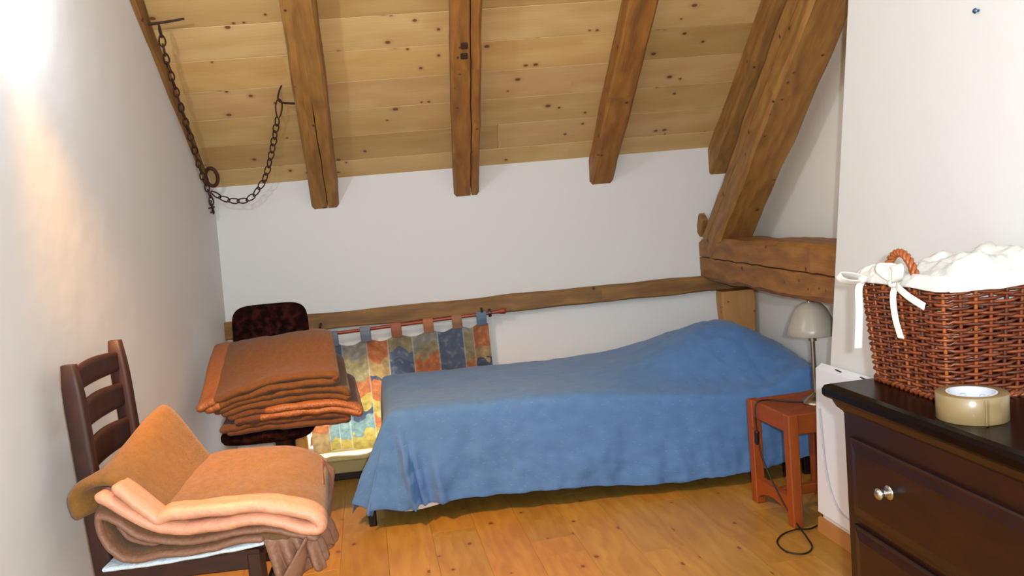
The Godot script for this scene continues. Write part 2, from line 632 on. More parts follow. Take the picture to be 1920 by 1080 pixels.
func materials() -> void:
	M.plaster = bump(std(Color(0.83, 0.82, 0.81), 0.92), 0.02, 0.35, 0.8, 4)
	M.plank_tex = wood_image(512, 1024, 2, Color(0.81, 0.69, 0.475), Color(0.70, 0.54, 0.32), 0.5, 0.5, 46, 5.4, Color(0.40, 0.24, 0.12), 9.0)
	M.planks = []
	for k in 5:
		M.planks.append(wood_mat(M.plank_tex, 0.75, 2.6, 0.55, [Color(1, 1, 1), Color(0.94, 0.93, 0.9), Color(1.0, 0.97, 0.92), Color(0.9, 0.88, 0.84), Color(0.97, 0.95, 0.96)][k]))
	M.beam_tex = wood_image(384, 1024, 8, Color(0.67, 0.485, 0.232), Color(0.405, 0.262, 0.108), 0.6, 0.6, 16, 7.0, Color(0.22, 0.11, 0.05), 12.0)
	M.beam = wood_mat(M.beam_tex, 0.45, 1.4, 0.6)
	M.beam_warm = wood_mat(M.beam_tex, 0.45, 1.4, 0.6, Color(1.0, 0.94, 0.86))
	M.beam_pale = wood_mat(M.beam_tex, 0.6, 1.8, 0.65, Color(0.88, 0.88, 0.92))
	M.post = wood_mat(M.plank_tex, 0.5, 1.4, 0.65, Color(0.92, 0.80, 0.70))
	M.floor_tex = wood_image(512, 1024, 15, Color(0.715, 0.56, 0.25), Color(0.575, 0.395, 0.155), 0.55, 0.6, 12, 10.0, Color(0.45, 0.25, 0.11), 14.0)
	M.floors = []
	for k in 4:
		M.floors.append(wood_mat(M.floor_tex, 0.42, 1.6, 0.38, [Color(1, 1, 1), Color(0.95, 0.94, 0.92), Color(1.0, 0.96, 0.92), Color(0.97, 0.98, 1.0)][k]))
	M.dark_tex = wood_image(256, 512, 19, Color(0.27, 0.135, 0.065), Color(0.13, 0.06, 0.03), 0.6, 0.6, 2, 5.0, Color(0.08, 0.04, 0.02), 12.0)
	M.chair = wood_mat(M.dark_tex, 0.3, 0.8, 0.55, Color(0.95, 0.80, 0.60))
	M.dresser = wood_mat(M.dark_tex, 0.4, 1.0, 0.34, Color(0.66, 0.5, 0.5))
	M.dresser_top = wood_mat(M.dark_tex, 0.4, 1.0, 0.26, Color(0.36, 0.34, 0.36))
	M.dresser_top.metallic_specular = 0.3
	M.stool_tex = wood_image(256, 512, 27, Color(0.61, 0.29, 0.055), Color(0.46, 0.195, 0.035), 0.55, 0.5, 2, 5.0, Color(0.35, 0.12, 0.04), 12.0)
	M.stool = wood_mat(M.stool_tex, 0.35, 0.9, 0.55)
	M.rod = std(Color(0.52, 0.19, 0.07), 0.35)
	M.iron = std(Color(0.20, 0.11, 0.07), 0.75, 0.35)
	M.rust = std(Color(0.27, 0.14, 0.08), 0.8, 0.25)
	M.black_metal = std(Color(0.07, 0.035, 0.03), 0.45, 0.3)
	M.spread = std(Color.WHITE, 0.93)
	M.spread.albedo_texture = spread_image()
	M.spread.uv1_scale = Vector3(1.0 / 0.85, 1.0 / 0.85, 1)
	M.spread.rim_enabled = true
	M.spread.rim = 0.3
	M.spread.rim_tint = 0.5
	M.sheet = std(Color(0.86, 0.84, 0.82), 0.9)
	M.mattress = std(Color(0.78, 0.76, 0.72), 0.9)
	M.curtain = std(Color.WHITE, 0.9)
	M.curtain.albedo_texture = curtain_image()
	M.curtain.backlight_enabled = true
	M.curtain.backlight = Color(0.8, 0.78, 0.7)
	M.tabs = [std(Color(0.42, 0.45, 0.50), 0.9), std(Color(0.45, 0.47, 0.52), 0.9), std(Color(0.58, 0.36, 0.27), 0.9), std(Color(0.62, 0.40, 0.28), 0.9), std(Color(0.55, 0.40, 0.30), 0.9), std(Color(0.36, 0.44, 0.52), 0.9)]
	M.orange = fabric(wool_image(Color(0.47, 0.315, 0.115), 40), 3.0)
	M.rust_wool = fabric(wool_image(Color(0.385, 0.23, 0.073), 41), 3.0)
	M.rust_wool2 = fabric(wool_image(Color(0.36, 0.20, 0.073), 42), 3.0)
	M.satin_rust = bump(std(Color(0.56, 0.33, 0.17), 0.5), 0.08, 3.0, 4.0)
	M.satin = bump(std(Color(0.80, 0.57, 0.45), 0.5), 0.06, 1.6, 3.0)
	M.taupe = fabric(wool_image(Color(0.41, 0.28, 0.165), 43), 3.0)
	M.satin_taupe = bump(std(Color(0.50, 0.35, 0.265), 0.55), 0.06, 1.8, 3.0)
	M.pad = bump(std(Color(0.78, 0.83, 0.86), 0.9), 0.05, 4.0, 5.0)
	M.velvet = std(Color.WHITE, 0.9)
	M.velvet.albedo_texture = velvet_image()
	M.velvet.metallic_specular = 0.15
	M.velvet.uv1_triplanar = true
	M.velvet.uv1_scale = Vector3.ONE * 4.0
	M.chrome = std(Color(0.78, 0.76, 0.73), 0.22, 1.0)
	M.nickel = std(Color(0.62, 0.58, 0.52), 0.3, 1.0)
	M.shade = std(Color(0.62, 0.59, 0.54), 0.3)
	M.shade.backlight_enabled = true
	M.shade.backlight = Color(0.3, 0.3, 0.28)
	M.cable = std(Color(0.03, 0.025, 0.035), 0.45)
	M.white_plastic = std(Color(0.88, 0.88, 0.90), 0.4)
	M.grille = std(Color(0.12, 0.13, 0.16), 0.6)
	M.wickers = [std(Color(0.42, 0.19, 0.075), 0.38), std(Color(0.36, 0.155, 0.06), 0.38), std(Color(0.47, 0.22, 0.085), 0.38), std(Color(0.31, 0.13, 0.055), 0.4)]
	M.wicker_light = std(Color(0.58, 0.30, 0.12), 0.35)
	M.linen = bump(std(Color(0.80, 0.79, 0.77), 0.9), 0.05, 1.5, 4.0)
	M.ribbon = std(Color(0.82, 0.81, 0.78), 0.8)
	M.tape = std(Color(0.49, 0.41, 0.27), 0.22)
	M.tape.clearcoat_enabled = true
	M.tape.clearcoat = 0.6
	M.card = std(Color(0.74, 0.74, 0.77), 0.7)
	M.print = std(Color(0.55, 0.58, 0.66), 0.6)
	M.window_wood = wood_mat(M.plank_tex, 0.5, 1.4, 0.5, Color(0.95, 0.82, 0.6))
	M.cream = std(Color(0.86, 0.76, 0.52), 0.6)
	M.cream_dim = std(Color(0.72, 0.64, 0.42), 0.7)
	M.skirting_dark = std(Color(0.16, 0.10, 0.07), 0.6)
	M.glass = std(Color(0.95, 0.98, 1.0, 0.08), 0.02)
	M.glass.transparency = BaseMaterial3D.TRANSPARENCY_ALPHA
	M.screw = std(Color(0.30, 0.42, 0.55), 0.35, 0.8)
	M.gap = std(Color(0.20, 0.11, 0.05), 0.9)

# ====================================================================== lamps (wall lamp just outside the frame, and an added unseen fill lamp)
func wall_lamp(at: Vector3, energy: float) -> void:
	var t := thing("wall_lamp", "small warm globe lamp on a brass arm high on the left wall", "lamp", at)
	var brass := std(Color(0.6, 0.45, 0.2), 0.3, 1.0)
	obj("backplate", lathe([Vector2(0, 0), Vector2(0.05, 0), Vector2(0.045, 0.012), Vector2(0, 0.016)], 24, Vector3(-0.058, -0.08, 0), Basis(Vector3(0, 0, 1), -PI / 2)), brass, t)
	obj("arm", tube([Vector3(-0.05, -0.08, 0), Vector3(-0.02, -0.085, 0), Vector3(0, -0.07, 0), Vector3(0, -0.045, 0)], 0.008, 8), brass, t)
	var glow := std(Color(1, 0.9, 0.7), 0.5)
	glow.emission_enabled = true
	glow.emission = Color(1.0, 0.80, 0.50)
	glow.emission_energy_multiplier = 6.0
	obj("bulb_globe", lathe([Vector2(0, -0.04), Vector2(0.02, -0.035), Vector2(0.035, -0.02), Vector2(0.04, 0), Vector2(0.035, 0.02), Vector2(0.02, 0.035), Vector2(0, 0.04)], 24), glow, t)
	var l := OmniLight3D.new()
	l.name = "bulb_light"
	l.light_color = Color(0.90, 0.95, 1.0)
	l.light_energy = energy
	l.light_size = 0.03
	l.omni_range = 10.0
	l.omni_attenuation = 2.0
	l.shadow_enabled = true
	t.add_child(l)
	# the lamp's warm downward beam
	var s := SpotLight3D.new()
	s.name = "bulb_beam"
	s.position = Vector3(0.005, -0.05, 0)
	s.light_color = Color(1.0, 0.70, 0.30)
	s.light_energy = 7.5
	s.light_size = 0.03
	s.spot_angle = 37.0
	s.spot_angle_attenuation = 0.9
	s.spot_range = 8.0
	s.spot_attenuation = 2.0
	s.shadow_enabled = true
	t.add_child(s)
	s.look_at_from_position(s.global_position, Vector3(-0.24, 0.0, -3.05), Vector3.UP)

func added_fill_lamp(at: Vector3, energy: float) -> void:  # unseen lamp added to fill the room with soft light
	var t := thing("added_fill_lamp", "added white bowl fill lamp, unseen behind the camera, for soft overall light", "lamp", at)
	obj("cord", tube([Vector3(0, 0.55, 0), Vector3(0, 0.1, 0)], 0.004, 6), M.cable, t)
	var glow := std(Color(1, 0.97, 0.9), 0.5)
	glow.emission_enabled = true
	glow.emission = Color(1.0, 0.93, 0.82)
	glow.emission_energy_multiplier = 3.0
	obj("bowl_shade", lathe([Vector2(0, -0.11), Vector2(0.08, -0.1), Vector2(0.14, -0.05), Vector2(0.16, 0.02), Vector2(0.12, 0.08), Vector2(0.04, 0.11), Vector2(0, 0.115)], 28), glow, t)
	var l := OmniLight3D.new()
	l.name = "bowl_light"
	l.light_color = Color(1.0, 0.93, 0.84)
	l.light_energy = energy
	l.light_size = 0.12
	l.omni_range = 12.0
	l.omni_attenuation = 2.0
	l.shadow_enabled = true
	t.add_child(l)

# ====================================================================== room shell
func wall_x(y: float, z: float) -> float:
	return -1.251 + 0.026 * (y - 0.23) + 0.042 * (z + 4.3)

func slope_y(z: float) -> float:
	return 1.63 + (z + 4.3) * SLOPE

func part_x(z: float) -> float:
	return 1.36 + 0.08 * (z + 2.85)

func room() -> void:
	# floor: a slab under laminate boards
	var fl := struct("floor", span(Vector3(-1.7, -0.15, -4.6), Vector3(2.2, -0.013, 2.3), 0.0), std(Color(0.25, 0.16, 0.09), 0.9))
	fl.set_meta("label", "honey coloured oak laminate floor of long boards")
	var ang := deg_to_rad(6.0)
	var dirv := Vector3(sin(-ang), 0, -cos(ang))
	var acr := Vector3(cos(ang), 0, sin(-ang))
	var bw := 0.192
	var blens := [1.2, 1.2, 1.2]
	for i in range(-9, 12):
		var off := fposmod(i * 0.47, 1.2)
		for k in range(-2, 4):
			var c := Vector3(0.1, -0.0065, -1.5) + acr * (i * bw) + dirv * ((k - 0.0) * 1.2 + off)
			if c.x < -1.75 or c.x > 2.15 or c.z < -4.7 or c.z > 1.6:
				continue
			var b := Basis(acr, Vector3.UP, -dirv)
			var st := begin()
			add_box(st, Vector3(bw - 0.0006, 0.013, 1.2 - 0.0006), Transform3D(b, c), 0.0006, Vector2(rng.randf() * 3.0, rng.randf() * 5.0))
			obj("floorboard", done(st), M.floors[posmod(i * 7 + k * 3, 4)], fl)
	# back wall with the low window's opening
	var st := begin()
	var zb := -4.3
	var x0 := -0.868
	var x1 := -0.30
	var y0 := 0.155
	var y1 := 0.60
	for b in [[-1.75, 0.0, x0, 1.75], [x1, 0.0, 2.2, 1.75], [x0, 0.0, x1, y0], [x0, y1, x1, 1.75]]:
		add_box(st, Vector3(b[2] - b[0], b[3] - b[1], 0.3), Transform3D(Basis.IDENTITY, Vector3((b[0] + b[2]) / 2.0, (b[1] + b[3]) / 2.0, zb - 0.15)), 0.0)
	struct("wall_back", done(st), M.plaster)
	# left wall, very slightly out of true
	var w0 := -0.16
	struct("wall_left", hexa([
		Vector3(wall_x(0, -4.6), 0, -4.6), Vector3(wall_x(0, 2.3), 0, 2.3), Vector3(wall_x(0, 2.3) - 0.5, 0, 2.3), Vector3(wall_x(0, -4.6) - 0.5, 0, -4.6),
		Vector3(wall_x(3.5, -4.6), 3.6, -4.6), Vector3(wall_x(3.5, 2.3), 3.6, 2.3), Vector3(wall_x(3.5, 2.3) - 0.5, 3.6, 2.3), Vector3(wall_x(3.5, -4.6) - 0.5, 3.6, -4.6)]), M.plaster)
	struct("wall_right", span(Vector3(1.72, 0, -4.6), Vector3(2.2, 3.5, -2.3), 0.0), bump(std(Color(0.92, 0.90, 0.86), 0.92), 0.02, 0.35, 0.8, 4))  # plaster colour lightened to stand in for light this wall lacks
	var zt := -2.84 + 0.17 * 3.5
	struct("wall_partition", hexa([
		Vector3(part_x(-2.84), 0, -2.84), Vector3(part_x(2.3), 0, 2.3), Vector3(2.25, 0, 2.3), Vector3(2.25, 0, -2.84),
		Vector3(part_x(zt), 3.5, zt), Vector3(part_x(2.3), 3.5, 2.3), Vector3(2.25, 3.5, 2.3), Vector3(2.25, 3.5, zt)]), M.plaster)
	struct("wall_front", span(Vector3(-1.6, 0, 2.2), Vector3(2.25, 3.5, 2.45), 0.0), M.plaster)
	# skirting board along the partition
	var bb := struct("baseboard_partition", hexa([
		Vector3(part_x(-2.85) - 0.014, 0, -2.85), Vector3(part_x(2.2) - 0.014, 0, 2.2), Vector3(part_x(2.2), 0, 2.2), Vector3(part_x(-2.85), 0, -2.85),
		Vector3(part_x(-2.85) - 0.012, 0.055, -2.848), Vector3(part_x(2.2) - 0.012, 0.055, 2.2), Vector3(part_x(2.2), 0.06, 2.2), Vector3(part_x(-2.85), 0.06, -2.848)]), std(Color(0.68, 0.47, 0.26), 0.5))
	bb.set_meta("label", "low wooden skirting board at the foot of the partition")
	# boarded slope
	var d := Vector3(0, SLOPE, 1).normalized()
	var nrm := Vector3(0, 1, -SLOPE).normalized()
	var b := Basis(Vector3.RIGHT, nrm, -d)
	b = Basis(Vector3.RIGHT, d.cross(Vector3.RIGHT) * -1.0, d)
	b.y = b.z.cross(b.x)
	var z_ridge := -4.3 + (3.35 - 1.63) / SLOPE
	var len := 2.45 / cos(atan(SLOPE))
	var mid := Vector3(0.25, slope_y(-4.55), -4.55) + d * (len + 0.3) * 0.5 + b.y * 0.055
	var cst := begin()
	add_box(cst, Vector3(3.7, 0.06, len + 0.5), Transform3D(b, mid), 0.0)
	var ce := struct("ceiling", done(cst), std(Color(0.3, 0.2, 0.1), 0.9))
	ce.set_meta("label", "pine boarded roof slope between hewn rafters")
	var pw := 0.178
	var nrow := int(ceil((len + 0.15) / pw))
	for i in nrow:
		var c := Vector3(0, slope_y(-4.34), -4.34) + d * (pw * (i + 0.5)) + b.y * 0.0125
		var cut := [-1.62, 2.0]
		if i % 3 == 1:
			cut = [-1.62, 0.92 - 0.6 * (i % 2), 2.0]
		for k in cut.size() - 1:
			var pl := begin()
			add_box(pl, Vector3(cut[k + 1] - cut[k] - 0.001, 0.024, pw - 0.0012), Transform3D(b, c + Vector3((cut[k] + cut[k + 1]) * 0.5, 0, 0)), 0.0016, Vector2(rng.randf() * 4.0, rng.randf() * 6.0))
			obj("plank", done(pl), M.planks[(i * 3 + k) % 5], ce)
	struct("ceiling", span(Vector3(-1.7, 3.33, -2.25), Vector3(2.25, 3.6, 2.45), 0.0), M.plaster)
	# ledge of the window and dark strip under it
	struct("trim_1", span(Vector3(-1.0, 0.035, -4.3), Vector3(-0.2, 0.105, -4.165), 0.006), M.cream_dim)
	struct("trim_2", span(Vector3(-1.0, 0.0, -4.3), Vector3(-0.2, 0.035, -4.16), 0.004), M.skirting_dark)

# ====================================================================== timbers
func timbers() -> void:
	var raft := func(label: String, xa: float, xb: float, w: float, sd: int, crack: Dictionary, mat: Material, over := 0.12, zb := -2.14) -> void:
		# centre line lies so that the underside hangs `over` below the planks
		var cosv := cos(atan(SLOPE))
		var za := -4.36
		var lift := -over / cosv + over * 0.5 / cosv
		var A := Vector3(xa, slope_y(za) + lift, za)
		var xx := xa + (xb - xa) * (zb - za) / (-3.3 + 4.3)
		var B := Vector3(xx, slope_y(zb) + lift, zb)
		var o := obj("rafter", timber(A, B, Vector3.RIGHT, w, over + 0.004, 0.003, sd, crack), mat)
		tag(o, label, "beam", "rafters of the boarded roof slope")
	raft.call("hewn rafter running down against the white left wall, chain hung along it", -1.252, -1.170, 0.052, 3, {}, M.beam_pale, 0.105)
	raft.call("thick hewn rafter left of centre with the iron chain hook in its side", -0.64, -0.517, 0.142, 5, {"face": 0, "q0": 0.62, "q1": 0.30, "s0": -1.0, "s1": 0.30, "w": 0.006, "d": 0.03}, M.beam)
	raft.call("hewn rafter with a long dark split and two dark square peg ends", 0.132, 0.175, 0.138, 8, {"face": 0, "q0": 0.72, "q1": 0.55, "s0": 0.0, "s1": 1.0, "w": 0.007, "d": 0.04}, M.beam_warm)
	raft.call("hewn rafter right of centre, between the split rafter and the corner timbers", 0.888, 0.948, 0.132, 12, {}, M.beam_warm)
	raft.call("hewn rafter half hidden behind the big diagonal beam", 1.58, 1.608, 0.14, 15, {}, M.beam, 0.12, -2.62)
	# dark sockets in the split rafter, iron stubs
	for k in 2:
		var z := -3.545 + k * 0.044
		var yy := slope_y(z) - 0.12 / cos(atan(SLOPE))
		var o := obj("timber_peg", box(Vector3(0.032, 0.026, 0.034), Vector3(0.155 + 0.003 * k, yy + 0.006, z), 0.004, Basis(Vector3.RIGHT, -atan(SLOPE))), M.gap)
		tag(o, ["lower dark square peg end in the split rafter's underside", "upper dark square peg end in the split rafter's underside"][k], "peg", "peg ends in the split rafter")
	# principal rafter, tie beam, post, rail
	var pa := Vector3(1.52, 0.98, -4.25)
	var pb := Vector3(1.52, 2.55, -2.3)
	var pd := (pb - pa).normalized()
	var P0 := Vector3(1.514, 1.303, -3.88)
	var o1 := obj("diagonal_beam", timber(P0 - pd * 0.36, P0 + pd * 1.62, Vector3.RIGHT, 0.188, 0.182, 0.005, 21, {"face": 3, "q0": 0.35, "q1": 0.55, "s0": -1.0, "s1": 0.85, "w": 0.005, "d": 0.03}, 0.015), M.beam)
	tag(o1, "big square diagonal principal beam rising from the tie beam in the right corner", "beam")
	var belly := func(s: float) -> float:
		return lerpf(-0.02, 0.0, smoothstep(0.0, 0.12, s)) + 0.0
	var o2 := obj("tie_beam", timber(Vector3(1.53, 1.006, -4.29), Vector3(1.53, 1.008, -2.69), Vector3.RIGHT, 0.222, 0.236, 0.006, 24, {"face": 3, "q0": 0.42, "q1": 0.52, "s0": -1.0, "s1": 2.0, "w": 0.008, "d": 0.04}, 0.022), M.beam_warm)
	tag(o2, "heavy horizontal hewn tie beam with a long crack, running into the white partition", "beam")
	var o3 := obj("corner_post", timber(Vector3(1.598, 0.0, -4.245), Vector3(1.598, 0.818, -4.245), Vector3.RIGHT, 0.19, 0.10, 0.004, 27), M.post)
	tag(o3, "short square wooden post under the tie beam behind the pillow end", "post")
	var o4 := obj("wall_rail", timber(Vector3(-1.235, 0.857, -4.276), Vector3(1.70, 0.868, -4.276), Vector3.UP, 0.092, 0.052, 0.004, 30, {}, 0.008), M.beam_pale)
	tag(o4, "long low wooden rail fixed along the back wall above the bed", "beam")
	var o5 := obj("timber_wedge", box(Vector3(0.036, 0.12, 0.07), Vector3(1.436, 1.20, -4.262), 0.006, Basis(Vector3.RIGHT, 0.6)), M.beam)
	tag(o5, "small wooden wedge at the foot of the diagonal beam", "wedge")
	# screw in the partition
	var px := part_x(-1.954)
	var o6 := obj("wall_screw", lathe([Vector2(0, 0.012), Vector2(0.005, 0.011), Vector2(0.0075, 0.007), Vector2(0.0035, 0.005), Vector2(0.0035, -0.01), Vector2(0, -0.01)], 14, Vector3(px - 0.003, 1.756, -1.954), Basis(Vector3(0, 0, 1), PI / 2)), M.screw)
	tag(o6, "small blue metal screw head in the white partition above the basket", "screw")

# ====================================================================== chain, hook, spike, ring
func link_mesh(l: float, w: float, r: float) -> ArrayMesh:
	var pts: Array = []
	for k in 20:
		var t := TAU * k / 20
		var x := cos(t) * w * 0.5 * (1.0 + 0.25 * sin(t))
		pts.append(Vector3(x, sin(t) * l * 0.5, 0))
	return tube(pts, r, 6, true)

func lay_links(path: Array, pitch: float, mesh: Mesh, parent: Node3D, flat: float) -> void:
	var acc := 0.0
	var next := pitch * 0.5
	var k := 0
	for i in path.size() - 1:
		var a: Vector3 = path[i]
		var b: Vector3 = path[i + 1]
		var l := (b - a).length()
		while next <= acc + l:
			var at := a.lerp(b, (next - acc) / l)
			var d := (b - a).normalized()
			var x := d.cross(Vector3(0, 0, 1))
			if x.length() < 0.1:
				x = d.cross(Vector3.RIGHT)
			x = x.normalized()
			var z := x.cross(d)
			var bs := Basis(x, d, z).rotated(d, (flat if k % 2 == 0 else -flat) + rng.randf_range(-0.15, 0.15))
			var o := obj("link", mesh, M.rust if k % 3 else M.iron, parent)
			o.transform = Transform3D(bs, at)
			next += pitch
			k += 1
		acc += l

func chain_and_hooks() -> void:
	var t := thing("chain", "rusty iron chain hung along the left rafter and looped across to the hook", "chain")
	var lm := link_mesh(0.058, 0.026, 0.0034)
	var down := smooth_path([Vector3(-1.081, 2.229, -3.34), Vector3(-1.108, 2.127, -3.461), Vector3(-1.135, 1.98, -3.649), Vector3(-1.163, 1.814, -3.861), Vector3(-1.188, 1.676, -4.038), Vector3(-1.196, 1.588, -4.151), Vector3(-1.203, 1.51, -4.2)], 60)
	lay_links(down, 0.046, lm, t, 0.9)
	var drape := smooth_path([Vector3(-1.185, 1.60, -4.16), Vector3(-1.145, 1.566, -4.19), Vector3(-1.08, 1.546, -4.2), Vector3(-1.0, 1.556, -4.19), Vector3(-0.91, 1.645, -4.15), Vector3(-0.835, 1.775, -4.05), Vector3(-0.778, 1.875, -3.93), Vector3(-0.752, 1.915, -3.875)], 60)
	lay_links(drape, 0.047, lm, t, 0.35)
	var long_link := obj("long_link", link_mesh(0.10, 0.03, 0.0036), M.rust, t)
	var ld := Vector3(0.045, 0.14, 0.10).normalized()
	long_link.transform = Transform3D(Basis(ld.cross(Vector3(0, 0, 1)).normalized(), ld, ld.cross(Vector3(0, 0, 1)).normalized().cross(ld)), Vector3(-0.737, 1.945, -3.835))
	for q in [Vector3(-1.222, 1.545, -4.19), Vector3(-1.205, 1.52, -4.17), Vector3(-1.225, 1.50, -4.21)]:
		var o := obj("link", lm, M.iron, t)
		o.transform = Transform3D(Basis.from_euler(Vector3(rng.randf() * 3.0, rng.randf() * 3.0, rng.randf() * 3.0)), q)
	var hk := obj("iron_hook", tube(smooth_path([Vector3(-0.60, 1.956, -3.80), Vector3(-0.67, 1.960, -3.80), Vector3(-0.725, 1.975, -3.795), Vector3(-0.716, 2.02, -3.785), Vector3(-0.69, 2.055, -3.77)], 24), 0.006, 8, false, 0.5), M.iron)
	tag(hk, "bent iron hook driven into the side of the thick left rafter", "hook")
	var sp := obj("iron_spike", tube([Vector3(-1.13, 2.245, -3.36), Vector3(-1.06, 2.25, -3.36), Vector3(-0.985, 2.258, -3.36)], 0.006, 8, false, 0.75), M.iron)
	tag(sp, "long iron spike in the left rafter that the chain hangs from", "spike")
	var ring: Array = []
	for k in 28:
		var a := TAU * k / 28
		ring.append(Vector3(-1.178 + cos(a) * 0.030, 1.676 + sin(a) * 0.045, -4.16 + sin(a) * 0.012))
	var rg := obj("iron_ring", tube(ring, 0.0095, 8, true), M.rust)
	tag(rg, "thick rusty ring at the foot of the left rafter beside the chain", "ring")

# ====================================================================== window, curtain and its pole
func window_and_curtain() -> void:
	var w := Node3D.new()
	w.name = "window_1"
	w.set_meta("kind", "structure")
	add_child(w)
	var x0 := -0.868
	var x1 := -0.30
	var y0 := 0.155
	var y1 := 0.60
	var st := begin()
	for b in [[x0 - 0.03, y0, x0 + 0.004, y1], [x1 - 0.05, y0, x1, y1], [x0, y0, x1, y0 + 0.045], [x0, y1 - 0.045, x1, y1]]:
		add_box(st, Vector3(b[2] - b[0], b[3] - b[1], 0.05), Transform3D(Basis.IDENTITY, Vector3((b[0] + b[2]) / 2.0, (b[1] + b[3]) / 2.0, -4.40)), 0.004)
	obj("window_frame", done(st), M.window_wood, w)
	obj("glazing_bar", span(Vector3(x0, 0.405, -4.42), Vector3(x1, 0.44, -4.33), 0.004), M.window_wood, w)
	obj("pane", span(Vector3(x0 + 0.01, y0 + 0.01, -4.403), Vector3(x1 - 0.01, y1 - 0.01, -4.398), 0.0), M.glass, w)
	obj("casing", span(Vector3(x0 - 0.085, 0.1, -4.3), Vector3(x0 + 0.002, 0.66, -4.277), 0.004), M.window_wood, w)
	obj("window_sill", span(Vector3(-1.0, 0.105, -4.31), Vector3(-0.2, 0.125, -4.155), 0.006), M.cream, w)
	# pole
	var pole := thing("curtain_pole", "thin reddish wooden curtain pole under the wall rail", "curtain pole")
	var pa := Vector3(-0.90, 0.785, -4.215)
	var pb := Vector3(0.215, 0.826, -4.215)
	obj("rod", tube([pa, pa.lerp(pb, 0.5), pb], 0.0095, 12), M.rod, pole)
	var ax := Basis(Vector3(0, 0, 1), -PI / 2 + 0.037)
	obj("finial", lathe([Vector2(0, 0.0), Vector2(0.011, 0.0), Vector2(0.009, 0.02), Vector2(0.012, 0.045), Vector2(0.016, 0.062), Vector2(0.017, 0.074), Vector2(0.012, 0.083), Vector2(0, 0.085)], 20, Vector3(0.205, 0.826, -4.215), ax), M.rod, pole)
	obj("pole_ring", lathe([Vector2(0.010, -0.009), Vector2(0.022, -0.008), Vector2(0.024, 0), Vector2(0.022, 0.008), Vector2(0.010, 0.009)], 20, Vector3(0.198, 0.826, -4.215), ax), std(Color(0.22, 0.09, 0.05), 0.4), pole)
	for x in [-0.72, 0.155]:
		obj("bracket", tube([Vector3(x, 0.85, -4.25), Vector3(x, 0.85, -4.222), Vector3(x, 0.835, -4.205)], 0.006, 8), M.skirting_dark, pole)
	# curtain
	var c := thing("curtain", "patchwork print tab-top curtain in blue, orange and yellow behind the bed", "curtain")
	var tabx := [-0.66, -0.484, -0.317, -0.142, 0.015, 0.15]
	var topy := func(x: float) -> float:
		var yb := 0.715 + (x + 0.66) * 0.045
		var best := 0.2
		for tx in tabx:
			best = minf(best, absf(x - tx))
		var edge: float = 0.026 * clampf(1.0 - best / 0.07, 0.0, 1.0)
		return yb + edge
	var fw := func(u: float, v: float) -> Vector3:
		var x := lerpf(-0.83, 0.185, u)
		var y1_: float = topy.call(x)
		var yy := lerpf(0.137 + 0.012 * sin(u * 9.0), y1_, 1.0 - v)
		var wav := 0.012 * sin(u * 30.0 + 0.7) * (0.6 + 0.4 * v) + 0.005 * sin(u * 71.0 + v * 3.0)
		return Vector3(x + 0.012 * (v) * u, yy, -4.232 + wav + 0.0)
	obj("cloth", cloth(fw, 130, 26), M.curtain, c)
	for k in 6:
		var tx: float = tabx[k]
		var yb: float = topy.call(tx)
		var ry := lerpf(0.785, 0.826, (tx + 0.90) / 1.115)
		var ft := func(u: float, v: float) -> Vector3:
			var zz := [-4.231, -4.2305, -4.2305, -4.215, -4.1995, -4.2025, -4.2255]
			var yy := [yb - 0.015, lerpf(yb, ry, 0.5), ry, ry + 0.0135, ry, lerpf(yb, ry, 0.5), yb - 0.015]
			var q := u * 6.0
			var i := mini(int(q), 5)
			var f := q - i
			f = f * f * (3.0 - 2.0 * f) if i == 2 or i == 3 else f
			return Vector3(tx - 0.026 + 0.052 * v, lerpf(yy[i], yy[i + 1], f), lerpf(zz[i], zz[i + 1], f))
		obj("tab", sheet(ft, 24, 3, 0.003), M.tabs[k], c)

